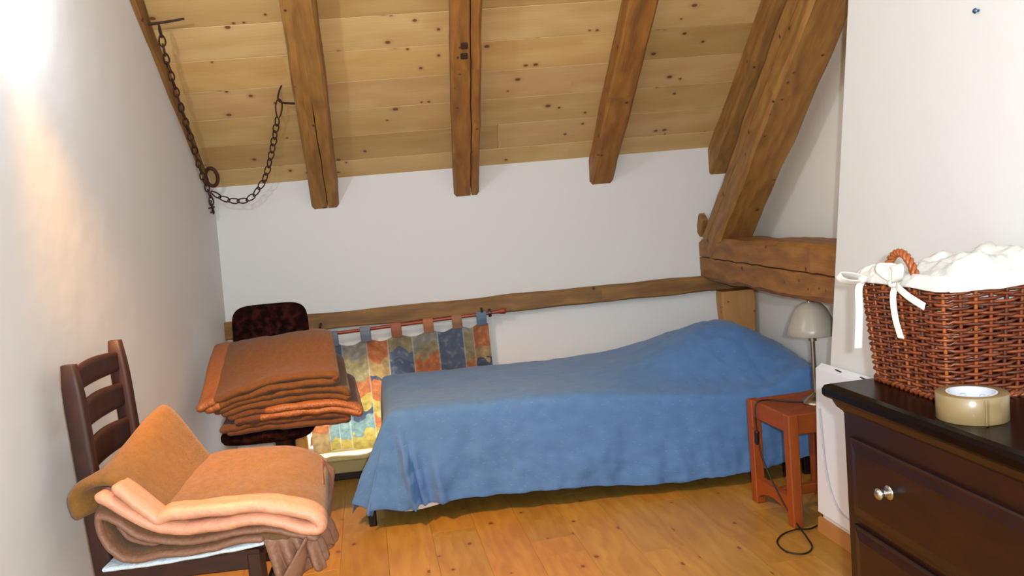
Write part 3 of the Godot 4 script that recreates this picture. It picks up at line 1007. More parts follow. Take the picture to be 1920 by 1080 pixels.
# ====================================================================== bed
func bed() -> void:
	var b := thing("bed", "single bed on dark metal legs with white mattress, under the blue bedspread", "bed")
	obj("frame", span(Vector3(-0.40, 0.20, -4.17), Vector3(1.63, 0.245, -3.44), 0.006), M.black_metal, b)
	obj("mattress", span(Vector3(-0.34, 0.245, -4.15), Vector3(1.58, 0.395, -3.46), 0.05), M.mattress, b)
	for q in [Vector3(-0.45, 0, -3.452), Vector3(-0.44, 0, -4.12), Vector3(1.60, 0, -3.47), Vector3(1.60, 0, -4.12)]:
		obj("leg", span(q + Vector3(-0.016, 0, -0.016), q + Vector3(0.016, 0.235, 0.016), 0.003), M.black_metal, b)
	var fs := func(u: float, v: float) -> Vector3:
		var x := lerpf(-0.30, -0.06, u)
		return Vector3(x, lerpf(0.20, 0.058 + 0.040 * u * u, v), -3.432 + 0.004 * v)
	obj("sheet_edge", sheet(fs, 20, 4, 0.004), M.sheet, b)
	# bedspread: top with pillow bump, sides hang to the hem
	var nz := FastNoiseLite.new()
	nz.seed = 77
	nz.frequency = 1.0
	var W := 0.745
	var Lx := 2.0
	var topf := func(x: float, z: float) -> float:
		var back := clampf((-3.43 - z) / W, 0.0, 1.0)
		var yv := 0.522 + 0.028 * back
		yv -= 0.075 * smoothstep(0.35, 1.28, x) * (1.0 - smoothstep(0.0, 0.42, back)) * (1.0 - smoothstep(1.42, 1.6, x))
		var dx := (x - 1.37) / (0.40 if x < 1.37 else 0.235)
		var bumpx := exp(-dx * dx * 1.05)
		yv += 0.165 * bumpx * smoothstep(0.02, 0.5, back) * (1.0 - 0.38 * smoothstep(0.62, 1.0, back))
		yv += nz.get_noise_2d(x * 3.0, z * 3.0) * 0.008 + nz.get_noise_2d(x * 13.0, z * 11.0) * 0.010 * smoothstep(0.85, 1.25, x)
		return yv
	var f := func(u: float, v: float) -> Vector3:
		var a := lerpf(-0.46, Lx + 0.40, u)
		var bq := lerpf(-0.435, W + 0.30, v)
		var ca := clampf(a, 0.0, Lx)
		var cb := clampf(bq, 0.0, W)
		var da := a - ca
		var db := bq - cb
		var back := cb / W
		var x := lerpf(-0.315 - 0.085 * back, 1.655, ca / Lx)
		var z := -3.43 - cb
		var yt: float = topf.call(x, z)
		var d := maxf(absf(da), absf(db))
		if d <= 0.0:
			# soften the corner edges of the top
			return Vector3(x, yt - 0.012 * exp(-minf(minf(ca, Lx - ca), minf(cb, W - cb)) / 0.02), z)
		var dir := Vector2(da, db)
		var corner := (minf(absf(da), absf(db)) / maxf(d, 1e-5))
		dir = dir.normalized()
		var fl := 0.0
		var fz := 0.0
		if dir.x < 0.0:
			fl = lerpf(0.45, 0.10, smoothstep(0.0, 0.35, cb))
		elif dir.x > 0.0:
			fl = 0.02
		fz = (0.03 + 0.07 * corner * (1.0 if dir.x < 0.0 else 0.0)) if dir.y < 0.0 else 0.0
		var rr := 0.018 * (1.0 - exp(-d / 0.018))
		var ang := atan2(absf(dir.x), absf(dir.y))
		var fold := 0.0
		if dir.x <= 0.0 and dir.y < 0.0:
			fold = sin(ang * 12.0 + 0.6) * 0.028 * smoothstep(0.06, 0.4, d) * smoothstep(0.0, 0.25, corner)
		var along := ca if absf(db) > absf(da) else cb
		var wav := sin(along * 9.0 + 1.0) * 0.010 + nz.get_noise_2d(along * 6.0, d * 3.0 + (7.0 if dir.y < 0.0 else 30.0)) * 0.022
		var near_left := exp(-ca / 0.28) if dir.y < 0.0 else 0.0
		wav += near_left * sin(ca * 34.0 - 0.4 + d * 3.0) * 0.026
		wav *= smoothstep(0.03, 0.4, d)
		if dir.y < 0.0 and absf(db) >= absf(da):
			# deep gathers by the foot end
			for g in [[0.035, 0.012, 0.07, 0.14], [0.085, 0.013, 0.045, 0.22], [0.17, 0.020, 0.034, 0.25], [0.06, 0.012, -0.025, 0.18]]:
				var gx: float = (ca - g[0] - (d - g[3]) * 0.12) / g[1]
				wav += g[2] * exp(-gx * gx) * smoothstep(g[3] - 0.1, g[3] + 0.12, d)
		var hem := d * (0.965 + 0.03 * near_left * cos(ca * 9.0))
		if dir.y < 0.0:
			hem *= 1.0 - 0.13 * smoothstep(0.7, 1.4, x) * (1.0 - smoothstep(1.45, 1.62, x))
		if corner > 0.0 and dir.x < 0.0:
			hem *= 1.0 - 0.14 * (1.0 - clampf(corner, 0, 1) * absf(dir.y) / maxf(absf(dir.x), 0.001)) - 0.05 * sin(clampf(corner, 0, 1) * PI)
		var y := yt - 0.012 - maxf(hem - 0.004, 0.0)
		return Vector3(x + dir.x * (rr + fl * d + fold) + (wav * 0.6 if absf(da) > absf(db) else 0.0) , y, z - signf(dir.y) * pow(absf(dir.y), 0.5 if dir.x < 0.0 else 1.0) * (rr + fz * d) + (wav if absf(db) >= absf(da) and dir.y < 0.0 else 0.0))
	var sp := obj("bedspread", sheet(f, 210, 110, 0.005, Vector2(2.86, 1.48), true), M.spread)
	tag(sp, "plain blue bedspread draped over the single bed and its pillow", "bedspread")

# ====================================================================== ladder-back chair and its blankets
func hairpin(pts: Array) -> Array:
	return smooth_path(pts, 90)

func fold_sheet(path: Array, z0: float, z1: float, shape: Callable, t: float, nv: int, sub0 := 0.0, sub1 := 1.0) -> ArrayMesh:
	var n := path.size() - 1
	var f := func(u: float, v: float) -> Vector3:
		var q := lerpf(sub0, sub1, u) * n
		var k := mini(int(q), n - 1)
		var pt: Vector2 = (path[k] as Vector2).lerp(path[k + 1], q - k)
		return shape.call(pt, lerpf(z0, z1, v), lerpf(sub0, sub1, u))
	return sheet(f, int((sub1 - sub0) * 90) + 4, nv, t, Vector2(1, 1))

func ladder_chair() -> void:
	var c := thing("ladder_back_chair", "dark brown wooden ladder-back chair by the left wall with folded blankets on its seat", "chair")
	var pn := [Vector3(-0.985, 0, -2.155), Vector3(-1.018, 0.45, -2.155), Vector3(-1.042, 1.03, -2.155)]
	var pf := [Vector3(-1.03, 0, -2.53), Vector3(-1.05, 0.45, -2.53), Vector3(-1.074, 1.045, -2.53)]
	for pp in [pn, pf]:
		var path := smooth_path(pp, 16)
		var st := begin()
		var rad := 0.5
		var f := func(i: int, k: int) -> Vector3:
			var hx := 0.027
			var hz := 0.019
			var s := 1.0
			if i >= 15:
				s = 0.93 if i == 15 else 0.7
			var an := TAU * k / 12.0 + PI / 12.0
			var cx := signf(cos(an)) * pow(absf(cos(an)), 0.45) * hx * s
			var cz := signf(sin(an)) * pow(absf(sin(an)), 0.45) * hz * s
			var pt: Vector3 = path[i]
			if i == 16:
				pt.y += 0.0
			return pt + Vector3(cx, 0.006 if i == 16 else (0.0 if i < 15 else -0.012), cz)
		st.set_smooth_group(1)
		for i in 16:
			for k in 12:
				var o: Vector3 = (path[i] + path[i + 1]) * 0.5
				oquad(st, o, f.call(i, k), f.call(i, (k + 1) % 12), f.call(i + 1, (k + 1) % 12), f.call(i + 1, k), Vector2(k * 0.012, i * 0.065), Vector2(k * 0.012 + 0.012, i * 0.065), Vector2(k * 0.012 + 0.012, i * 0.065 + 0.065), Vector2(k * 0.012, i * 0.065 + 0.065))
		for k in range(1, 11):
			otri(st, path[15], f.call(16, 0), f.call(16, k), f.call(16, k + 1))
		obj("back_post", done(st), M.chair, c)
	for s in [[0.985, 0.046], [0.88, 0.056], [0.765, 0.064]]:
		var yc: float = s[0]
		var hh: float = s[1]
		var fs := func(u: float, v: float) -> Vector3:
			var z := lerpf(-2.16, -2.525, u)
			var xb: float = lerpf(-1.018 - (yc - 0.45) * 0.041, -1.05 - (yc - 0.45) * 0.04, u)
			return Vector3(xb - 0.016 * sin(u * PI), yc + hh * (v - 0.5) + 0.010 * sin(u * PI) * v, z)
		obj("slat", sheet(fs, 14, 6, 0.016, Vector2(0.4, 0.06)), M.chair, c)
	for q in [Vector3(-0.60, 0, -2.11), Vector3(-0.62, 0, -2.50)]:
		obj("front_leg", span(q + Vector3(-0.021, 0, -0.021), q + Vector3(0.021, 0.485, 0.021), 0.006), M.chair, c)
	var rail := func(a: Vector3, b: Vector3, hgt: float, th: float) -> ArrayMesh:
		var d := b - a
		var bs := Basis.looking_at(d.normalized(), Vector3.UP)
		return box(Vector3(th, hgt, d.length()), (a + b) * 0.5, 0.004, bs)
	obj("seat_rail", rail.call(Vector3(-1.01, 0.455, -2.125), Vector3(-0.60, 0.462, -2.105), 0.052, 0.022), M.chair, c)
	obj("seat_rail", rail.call(Vector3(-1.05, 0.46, -2.53), Vector3(-0.62, 0.46, -2.505), 0.05, 0.022), M.chair, c)
	obj("seat_rail", rail.call(Vector3(-0.60, 0.46, -2.11), Vector3(-0.62, 0.46, -2.50), 0.05, 0.022), M.chair, c)
	obj("seat_rail", rail.call(Vector3(-1.02, 0.46, -2.155), Vector3(-1.05, 0.46, -2.53), 0.05, 0.022), M.chair, c)
	obj("stretcher", rail.call(Vector3(-1.0, 0.375, -2.14), Vector3(-0.60, 0.375, -2.11), 0.03, 0.016), M.chair, c)
	obj("stretcher", rail.call(Vector3(-1.04, 0.30, -2.53), Vector3(-0.62, 0.30, -2.50), 0.03, 0.016), M.chair, c)
	obj("stretcher", rail.call(Vector3(-0.60, 0.33, -2.11), Vector3(-0.62, 0.33, -2.50), 0.03, 0.016), M.chair, c)
	obj("seat", hexa([Vector3(-1.0, 0.478, -2.13), Vector3(-0.585, 0.478, -2.09), Vector3(-0.60, 0.478, -2.52), Vector3(-1.03, 0.478, -2.51), Vector3(-1.0, 0.49, -2.13), Vector3(-0.585, 0.492, -2.09), Vector3(-0.60, 0.492, -2.52), Vector3(-1.03, 0.49, -2.51)]), M.chair, c)
	# thin white pad
	var nz := FastNoiseLite.new()
	nz.seed = 5
	nz.frequency = 1.0
	var fp := func(u: float, v: float) -> Vector3:
		return Vector3(lerpf(-0.975, -0.565, u), 0.499 + 0.022 * u * u + nz.get_noise_2d(u * 5.0, v * 4.0) * 0.003, lerpf(-2.055, -2.50, v))
	var pad := obj("seat_pad", sheet(fp, 30, 12, 0.013), M.pad)
	tag(pad, "thin white and pale blue pad lying on the ladder-back chair's seat", "cushion")
	# taupe blanket, folded in two, corner hanging over the front
	var shape_b := func(q: Vector2, z: float, u: float) -> Vector3:
		var far := clampf((-2.05 - z) / 0.42, 0.0, 1.0)
		var hump := smoothstep(-0.80, -0.96, q.x)
		return Vector3(q.x - 0.02 * far, q.y + far * (0.015 + 0.10 * hump * smoothstep(0.53, 0.60, q.y)) + nz.get_noise_2d(q.x * 8.0, z * 6.0 + q.y * 20.0) * 0.006, z)
	var tb := thing("folded_blanket", "taupe brown folded blanket, lowest on the ladder-back chair, corner hanging down", "blanket")
	var pb := hairpin([Vector2(-0.425, 0.522), Vector2(-0.52, 0.556), Vector2(-0.60, 0.563), Vector2(-0.69, 0.553), Vector2(-0.79, 0.558), Vector2(-0.87, 0.583), Vector2(-0.935, 0.635), Vector2(-0.965, 0.645), Vector2(-0.968, 0.605), Vector2(-0.945, 0.55), Vector2(-0.90, 0.524), Vector2(-0.80, 0.524), Vector2(-0.70, 0.528), Vector2(-0.60, 0.539), Vector2(-0.50, 0.535)])
	obj("body", fold_sheet(pb, -2.06, -2.46, shape_b, 0.030, 14), M.taupe, tb)
	obj("satin_edge", fold_sheet(pb, -2.045, -2.075, shape_b, 0.020, 3, 0.0, 0.95), M.satin_taupe, tb)
	var inner := hairpin([Vector2(-0.93, 0.60), Vector2(-0.90, 0.565), Vector2(-0.84, 0.545), Vector2(-0.83, 0.565), Vector2(-0.88, 0.59)])
	obj("inner_fold", fold_sheet(inner, -2.07, -2.30, shape_b, 0.016, 6), M.satin_taupe, tb)
	var hang := func(u: float, v: float) -> Vector3:
		var z := lerpf(-2.03, -2.33, u)
		var d := v * (0.095 + 0.02 * sin(u * 11.0))
		var x := -0.445 - 0.085 * (1.0 - smoothstep(0.0, 0.3, u)) * v + 0.018 * sin(u * 25.0) * smoothstep(0.1, 0.6, v)
		return Vector3(x + 0.02 * v, 0.528 - d, z + 0.012 * sin(u * 19.0 + 1.0) * v)
	obj("hanging_corner", sheet(hang, 40, 10, 0.010), M.satin_taupe, tb)
	var hang2 := func(u: float, v: float) -> Vector3:
		var x := lerpf(-0.555, -0.43, u)
		return Vector3(x + 0.02 * v, 0.532 - v * (0.075 + 0.03 * sin(u * 7.0 + 1.2)), -2.05 + 0.014 * sin(u * 24.0) * v - 0.01 * u)
	obj("hanging_corner", sheet(hang2, 30, 8, 0.009), M.satin_taupe, tb)
	# orange blanket on top
	var shape_o := func(q: Vector2, z: float, u: float) -> Vector3:
		var far := clampf((-2.05 - z) / 0.42, 0.0, 1.0)
		var hump := smoothstep(-0.79, -0.93, q.x)
		var flare := smoothstep(-0.93, -1.0, q.x) * (1.0 - smoothstep(0.05, 0.2, far)) * 0.03
		return Vector3(q.x - flare - 0.055 * far * smoothstep(-0.60, -0.40, q.x) + 0.045 * far * smoothstep(-0.9, -1.0, q.x), q.y + far * 0.025 + 0.065 * smoothstep(0.1, 1.0, far) * hump + nz.get_noise_2d(q.x * 7.0, z * 7.0) * 0.006, z)
	var ob := thing("folded_blanket", "bright orange folded blanket with peach satin edge, topmost on the ladder-back chair", "blanket")
	var po := hairpin([Vector2(-1.0, 0.655), Vector2(-1.005, 0.70), Vector2(-0.968, 0.735), Vector2(-0.915, 0.722), Vector2(-0.865, 0.672), Vector2(-0.832, 0.638), Vector2(-0.815, 0.623), Vector2(-0.79, 0.631), Vector2(-0.75, 0.634), Vector2(-0.70, 0.631), Vector2(-0.57, 0.630), Vector2(-0.46, 0.606), Vector2(-0.41, 0.578), Vector2(-0.408, 0.552), Vector2(-0.445, 0.556), Vector2(-0.52, 0.586), Vector2(-0.60, 0.596), Vector2(-0.69, 0.589), Vector2(-0.80, 0.598), Vector2(-0.87, 0.636), Vector2(-0.945, 0.698)])
	obj("body", fold_sheet(po, -2.07, -2.475, shape_o, 0.031, 16), M.orange, ob)
	obj("satin_edge", fold_sheet(po, -2.035, -2.085, shape_o, 0.034, 4, 0.16, 1.0), M.satin, ob)
	var cf := func(u: float, v: float) -> Vector3:
		# corner that sticks out beyond the far right edge
		var z := lerpf(-2.26, -2.44, u)
		return Vector3(-0.428 - 0.03 * u + 0.035 * v * u, 0.60 - v * (0.04 + 0.10 * (1.0 - u)) + 0.02 * u, z)
	obj("satin_corner", sheet(cf, 12, 8, 0.008), M.satin_taupe, ob)

# ====================================================================== swivel chair with stacked blankets
func rounded_pad(w: float, h: float, t: float, rad: float) -> ArrayMesh:
	# a soft rounded rectangle in x, y with thickness along z
	var st := begin()
	st.set_smooth_group(1)
	var N := 48
	var prof := [[0.0, 0.5], [0.6, 0.5], [0.86, 0.46], [0.96, 0.34], [1.0, 0.12], [1.0, -0.12], [0.96, -0.34], [0.86, -0.46], [0.6, -0.5], [0.0, -0.5]]
	var pt := func(k: int, q: Array) -> Vector3:
		var a := TAU * k / N
		var ca := cos(a)
		var sa := sin(a)
		var e := 0.42
		return Vector3(signf(ca) * pow(absf(ca), e) * w * 0.5 * q[0], signf(sa) * pow(absf(sa), e) * h * 0.5 * q[0], q[1] * t)
	for i in prof.size() - 1:
		for k in N:
			oquad(st, Vector3.ZERO, pt.call(k, prof[i]), pt.call(k + 1, prof[i]), pt.call(k + 1, prof[i + 1]), pt.call(k, prof[i + 1]))
	return done(st)

func swivel_chair() -> void:
	var c := thing("swivel_chair", "dark brown velvet swivel chair in the back left corner under a pile of blankets", "chair", Vector3(-0.87, 0, -3.56))
	var bk := obj("backrest", rounded_pad(0.355, 0.30, 0.06, 0.08), M.velvet, c)
	bk.transform = Transform3D(Basis(Vector3.RIGHT, -0.08), Vector3(-0.005, 0.875, -0.20))
	var seat := obj("seat", rounded_pad(0.40, 0.42, 0.062, 0.1), M.velvet, c)
	seat.transform = Transform3D(Basis(Vector3.RIGHT, PI / 2), Vector3(0, 0.478, 0))
	obj("back_stem", box(Vector3(0.05, 0.36, 0.012), Vector3(-0.03, 0.60, -0.235), 0.003), M.black_metal, c)
	obj("back_stem_foot", box(Vector3(0.05, 0.012, 0.2), Vector3(-0.03, 0.428, -0.145), 0.003), M.black_metal, c)
	obj("column", lathe([Vector2(0, 0.43), Vector2(0.06, 0.43), Vector2(0.045, 0.40), Vector2(0.043, 0.16), Vector2(0.05, 0.12), Vector2(0.05, 0.07), Vector2(0, 0.07)], 24, Vector3(0.05, 0, 0)), M.black_metal, c)
	for k in 5:
		var a := TAU * k / 5 + PI / 5
		var d := Vector3(cos(a), 0, sin(a))
		obj("foot", tube([Vector3(0.05, 0.10, 0) + d * 0.03, Vector3(0.05, 0.085, 0) + d * 0.14, Vector3(0.05, 0.06, 0) + d * 0.16], 0.016, 8, false, 0.8), M.black_metal, c)
		obj("castor", lathe([Vector2(0, -0.011), Vector2(0.02, -0.011), Vector2(0.024, 0), Vector2(0.02, 0.011), Vector2(0, 0.011)], 16, Vector3(0.05, 0.024, 0) + d * 0.16, Basis(Vector3(0, 0, 1), PI / 2)), M.black_metal, c)
	# four folded blankets
	var nz := FastNoiseLite.new()
	nz.seed = 15
	nz.frequency = 1.0
	var infos := [
		["rust brown folded blanket at the bottom of the pile on the swivel chair", 0.526, 0.552, -1.025, -0.50, 0.029],
		["rust brown folded blanket, second from the bottom of the pile on the swivel chair", 0.581, 0.609, -0.985, -0.445, 0.030],
		["rust orange folded blanket just under the top one on the swivel chair", 0.639, 0.668, -1.04, -0.49, 0.031],
		["rust orange folded blanket with satin edge, topmost of the pile on the swivel chair", 0.699, 0.729, -1.10, -0.53, 0.032]]
	for k in 4:
		var inf: Array = infos[k]
		var ylo: float = inf[1]
		var yhi: float = inf[2]
		var xl: float = inf[3]
		var xr: float = inf[4]
		var shp := func(q: Vector2, z: float, u: float) -> Vector3:
			var back := clampf((-3.34 - z) / 0.42, 0.0, 1.0)
			var rise := (q.y - 0.505) * 0.62 * smoothstep(-0.05, 0.95, back)
			var droop: float = 0.070 * pow(clampf((-0.74 - q.x) / 0.33, 0.0, 1.5), 1.5) * clampf((q.y - 0.50) / 0.2, 0.0, 1.1) * (1.0 - 0.75 * back)
			var drr: float = 0.05 * pow(clampf((q.x + 0.60) / 0.16, 0.0, 1.5), 2.0) * clampf((q.y - 0.5) / 0.13, 0.0, 1.0) * (0.0 if k == 3 else 1.0)
			return Vector3(q.x - 0.06 * back * smoothstep(-0.8, -0.5, q.x) - 0.02 * back, q.y + rise - droop - drr + nz.get_noise_3d(q.x * 6.0, z * 5.0, k * 9.0 + q.y * 8.0) * 0.010, z + nz.get_noise_2d(q.x * 7.0, k * 5.0 + q.y * 30.0) * 0.014)
		var path := hairpin([Vector2(xl, yhi), Vector2(lerpf(xl, xr, 0.3), yhi), Vector2(lerpf(xl, xr, 0.6), yhi), Vector2(xr - 0.02, yhi), Vector2(xr, (ylo + yhi) * 0.5), Vector2(xr - 0.02, ylo), Vector2(lerpf(xl, xr, 0.6), ylo), Vector2(lerpf(xl, xr, 0.3), ylo), Vector2(xl + 0.03, ylo)])
		var o := thing("folded_blanket", inf[0], "blanket", Vector3.ZERO, 0.0, "")
		obj("body", fold_sheet(path, -3.345 + 0.008 * (k % 2), -3.73, shp, inf[5], 16), [M.rust_wool2, M.rust_wool2, M.rust_wool, M.rust_wool][k], o)
		if k == 3:
			obj("satin_edge", fold_sheet(path, -3.335, -3.735, shp, inf[5] + 0.004, 16, 0.0, 0.045), M.satin_rust, o)
			obj("satin_edge", fold_sheet(path, -3.335, -3.735, shp, inf[5] + 0.004, 16, 0.955, 1.0), M.satin_rust, o)
		if k == 1:
			obj("satin_edge", fold_sheet(path, -3.335, -3.36, shp, inf[5] + 0.003, 3, 0.12, 0.9), M.satin_rust, o)

# ====================================================================== bedside stool, lamp
func stool_and_lamp() -> void:
	var turn := deg_to_rad(6.0)
	var s := thing("bedside_stool", "low orange-stained wooden stool used as a bedside table at the pillow end", "stool", Vector3(1.267, 0, -2.885), turn)
	# local: x to the right, z negative away; size .36 x .34
	var Wd := 0.33
	var D := 0.34
	obj("top", span(Vector3(0.042, 0.435, -D + 0.03), Vector3(Wd, 0.455, -0.03), 0.004), M.stool, s)
	for q in [[0.0, 0.0], [0.0, -D + 0.044], [Wd - 0.044, 0.0], [Wd - 0.044, -D + 0.044]]:
		obj("leg", span(Vector3(q[0], 0, q[1] - 0.044), Vector3(q[0] + 0.044, 0.46, q[1]), 0.004), M.stool, s)
	obj("apron", span(Vector3(0.004, 0.385, -D + 0.044), Vector3(0.04, 0.46, -0.044), 0.004), M.stool, s)
	obj("apron", span(Vector3(Wd - 0.04, 0.385, -D + 0.044), Vector3(Wd - 0.004, 0.46, -0.044), 0.004), M.stool, s)
	obj("apron", span(Vector3(0.044, 0.375, -0.04), Vector3(Wd - 0.044, 0.458, -0.008), 0.004), M.stool, s)
	obj("apron", span(Vector3(0.044, 0.375, -D + 0.008), Vector3(Wd - 0.044, 0.458, -D + 0.04), 0.004), M.stool, s)
	for x in [0.008, Wd - 0.036]:
		# foot rail with an arched underside
		var st := begin()
		st.set_smooth_group(0xFFFFFFFF)
		var n := 12
		for i in n:
			var z0 := lerpf(-0.044, -D + 0.044, float(i) / n)
			var z1 := lerpf(-0.044, -D + 0.044, float(i + 1) / n)
			var b0 := 0.028 + 0.04 * pow(sin(PI * i / n), 0.6)
			var b1 := 0.028 + 0.04 * pow(sin(PI * (i + 1) / n), 0.6)
			add_hexa(st, [Vector3(x, b0, z0), Vector3(x + 0.028, b0, z0), Vector3(x + 0.028, b1, z1), Vector3(x, b1, z1), Vector3(x, 0.115, z0), Vector3(x + 0.028, 0.115, z0), Vector3(x + 0.028, 0.115, z1), Vector3(x, 0.115, z1)])
		obj("foot_rail", done(st), M.stool, s)
	obj("stretcher", span(Vector3(0.03, 0.07, -D * 0.5 - 0.016), Vector3(Wd - 0.03, 0.11, -D * 0.5 + 0.016), 0.004), M.stool, s)
	# lamp
	var L := thing("table_lamp", "slim brushed metal table lamp with a frosted dome shade on the bedside stool", "lamp", Vector3(1.462, 0.456, -3.05))
	obj("base", lathe([Vector2(0, 0), Vector2(0.055, 0), Vector2(0.056, 0.004), Vector2(0.05, 0.012), Vector2(0.035, 0.024), Vector2(0.018, 0.034), Vector2(0.010, 0.045), Vector2(0, 0.047)], 36), M.nickel, L)
	obj("pole", lathe([Vector2(0, 0.03), Vector2(0.0095, 0.03), Vector2(0.0095, 0.262), Vector2(0.017, 0.262), Vector2(0.017, 0.292), Vector2(0.009, 0.296), Vector2(0.009, 0.40), Vector2(0, 0.40)], 20), M.nickel, L)
	obj("shade", lathe([Vector2(0.014, 0.425), Vector2(0.040, 0.418), Vector2(0.062, 0.395), Vector2(0.081, 0.355), Vector2(0.094, 0.318), Vector2(0.101, 0.293), Vector2(0.098, 0.289), Vector2(0.090, 0.318), Vector2(0.077, 0.353), Vector2(0.058, 0.391), Vector2(0.036, 0.413), Vector2(0.014, 0.42)], 44), M.shade, L)
	obj("finial", lathe([Vector2(0, 0.466), Vector2(0.003, 0.464), Vector2(0.0045, 0.452), Vector2(0.006, 0.440), Vector2(0.016, 0.430), Vector2(0.018, 0.422), Vector2(0, 0.420)], 20), M.chrome, L)
	# cord over the stool edge, down and looped on the floor (in the lamp's own axes)
	var o := Vector3(1.462, 0.456, -3.05)
	var cp: Array = []
	for q in [Vector3(1.41, 0.462, -3.06), Vector3(1.36, 0.461, -3.10), Vector3(1.31, 0.464, -3.135), Vector3(1.262, 0.468, -3.13), Vector3(1.237, 0.455, -3.13), Vector3(1.231, 0.40, -3.125), Vector3(1.233, 0.32, -3.12), Vector3(1.238, 0.24, -3.10), Vector3(1.247, 0.16, -3.04), Vector3(1.262, 0.08, -2.97), Vector3(1.278, 0.02, -2.88), Vector3(1.275, 0.005, -2.80), Vector3(1.252, 0.004, -2.705), Vector3(1.20, 0.004, -2.665), Vector3(1.15, 0.004, -2.70), Vector3(1.15, 0.004, -2.78), Vector3(1.20, 0.004, -2.845), Vector3(1.262, 0.009, -2.862), Vector3(1.33, 0.004, -2.868), Vector3(1.42, 0.004, -2.93)]:
		cp.append(q - o)
	obj("cord", tube(smooth_path(cp, 120), 0.0032, 8), M.cable, L)
	obj("cord_switch", box(Vector3(0.017, 0.062, 0.022), Vector3(1.229, 0.315, -3.119) - o, 0.006, Basis(Vector3(1, 0, 0), 0.12)), M.cable, L)
	# heater on the partition
	var h := thing("wall_heater", "flat white electric panel heater mounted low on the partition", "heater")
	var z0 := -2.80
	var z1 := -1.95
	var xf := func(z: float, off: float) -> float:
		return part_x(z) - off
	obj("panel", hexa([
		Vector3(xf.call(z0, 0.036), 0.10, z0), Vector3(xf.call(z1, 0.036), 0.10, z1), Vector3(xf.call(z1, 0.006), 0.10, z1), Vector3(xf.call(z0, 0.006), 0.10, z0),
		Vector3(xf.call(z0, 0.030), 0.668, z0 + 0.03), Vector3(xf.call(z1, 0.030), 0.668, z1), Vector3(xf.call(z1, 0.006), 0.685, z1), Vector3(xf.call(z0, 0.006), 0.685, z0 + 0.03)]), M.white_plastic, h)
	for k in 5:
		var z := -2.66 + k * 0.15
		obj("grille_slot", box(Vector3(0.006, 0.002, 0.08), Vector3(xf.call(z, 0.017), 0.6785, z), 0.001, Basis(Vector3.UP, -0.08) * Basis(Vector3(0, 0, 1), 0.55)), M.grille, h)
	obj("wall_bracket", box(Vector3(0.012, 0.3, 0.06), Vector3(xf.call(-2.4, 0.004), 0.4, -2.4), 0.002), M.white_plastic, h)
	var wc: Array = []
	for q in [[0.52, -2.745], [0.40, -2.735], [0.28, -2.72], [0.19, -2.68], [0.15, -2.62], [0.15, -2.5]]:
		wc.append(Vector3(xf.call(q[1], 0.040), q[0], q[1]))
	obj("flex", tube(smooth_path(wc, 40), 0.0025, 6), std(Color(0.7, 0.7, 0.72), 0.5), h)

# ====================================================================== dresser
func dresser() -> void:
	var turn := deg_to_rad(3.5)
	# local: x into the body (right), z towards the camera from the far left top corner
	var d := thing("dresser", "dark polished wooden chest of drawers with the wicker basket on top", "dresser", Vector3(0.913, 0, -1.869), turn)
	var LEN := 1.06
	var DEP := 0.47
	# moulded top: profile swept round front and far side
	obj("top", _moulded(LEN, DEP, [[0.806, 0.0], [0.806, -0.012], [0.812, -0.016], [0.826, -0.016], [0.836, -0.011], [0.84, 0.0]], 0.016), M.dresser_top, d)
	obj("cornice", _moulded(LEN, DEP, [[0.762, 0.0], [0.762, 0.004], [0.772, 0.0], [0.782, -0.010], [0.796, -0.016], [0.806, -0.018], [0.806, 0.0]], 0.034), M.dresser, d)
	obj("body", span(Vector3(0.034, 0.05, 0.034), Vector3(DEP, 0.806, LEN - 0.02), 0.006), M.dresser, d)
	obj("plinth", span(Vector3(0.026, 0.0, 0.026), Vector3(DEP, 0.06, LEN - 0.012), 0.006), M.dresser, d)
	for k in 3:
		var yt := 0.716 - k * 0.222
		var yb := yt - 0.198
		var dr := obj("drawer", _raised_panel(0.034, 0.016, yb, yt, 0.075, LEN - 0.06), M.dresser, d)
		for s in [0.232, 0.80]:
			var kb := obj("knob", lathe([Vector2(0, 0.032), Vector2(0.008, 0.0315), Vector2(0.0135, 0.027), Vector2(0.0145, 0.021), Vector2(0.010, 0.014), Vector2(0.006, 0.010), Vector2(0.006, 0.004), Vector2(0.016, 0.002), Vector2(0.017, 0.0), Vector2(0, 0)], 24, Vector3(0.0185, (yt + yb) * 0.5 + 0.012, s), Basis(Vector3(0, 0, 1), PI / 2)), M.chrome, dr)
	for k in 4:
		var yy := 0.739 - k * 0.222
		if k == 0:
			continue
		obj("rail", span(Vector3(0.024, yy - 0.010, 0.06), Vector3(0.04, yy + 0.010, LEN - 0.045), 0.004), M.dresser, d)

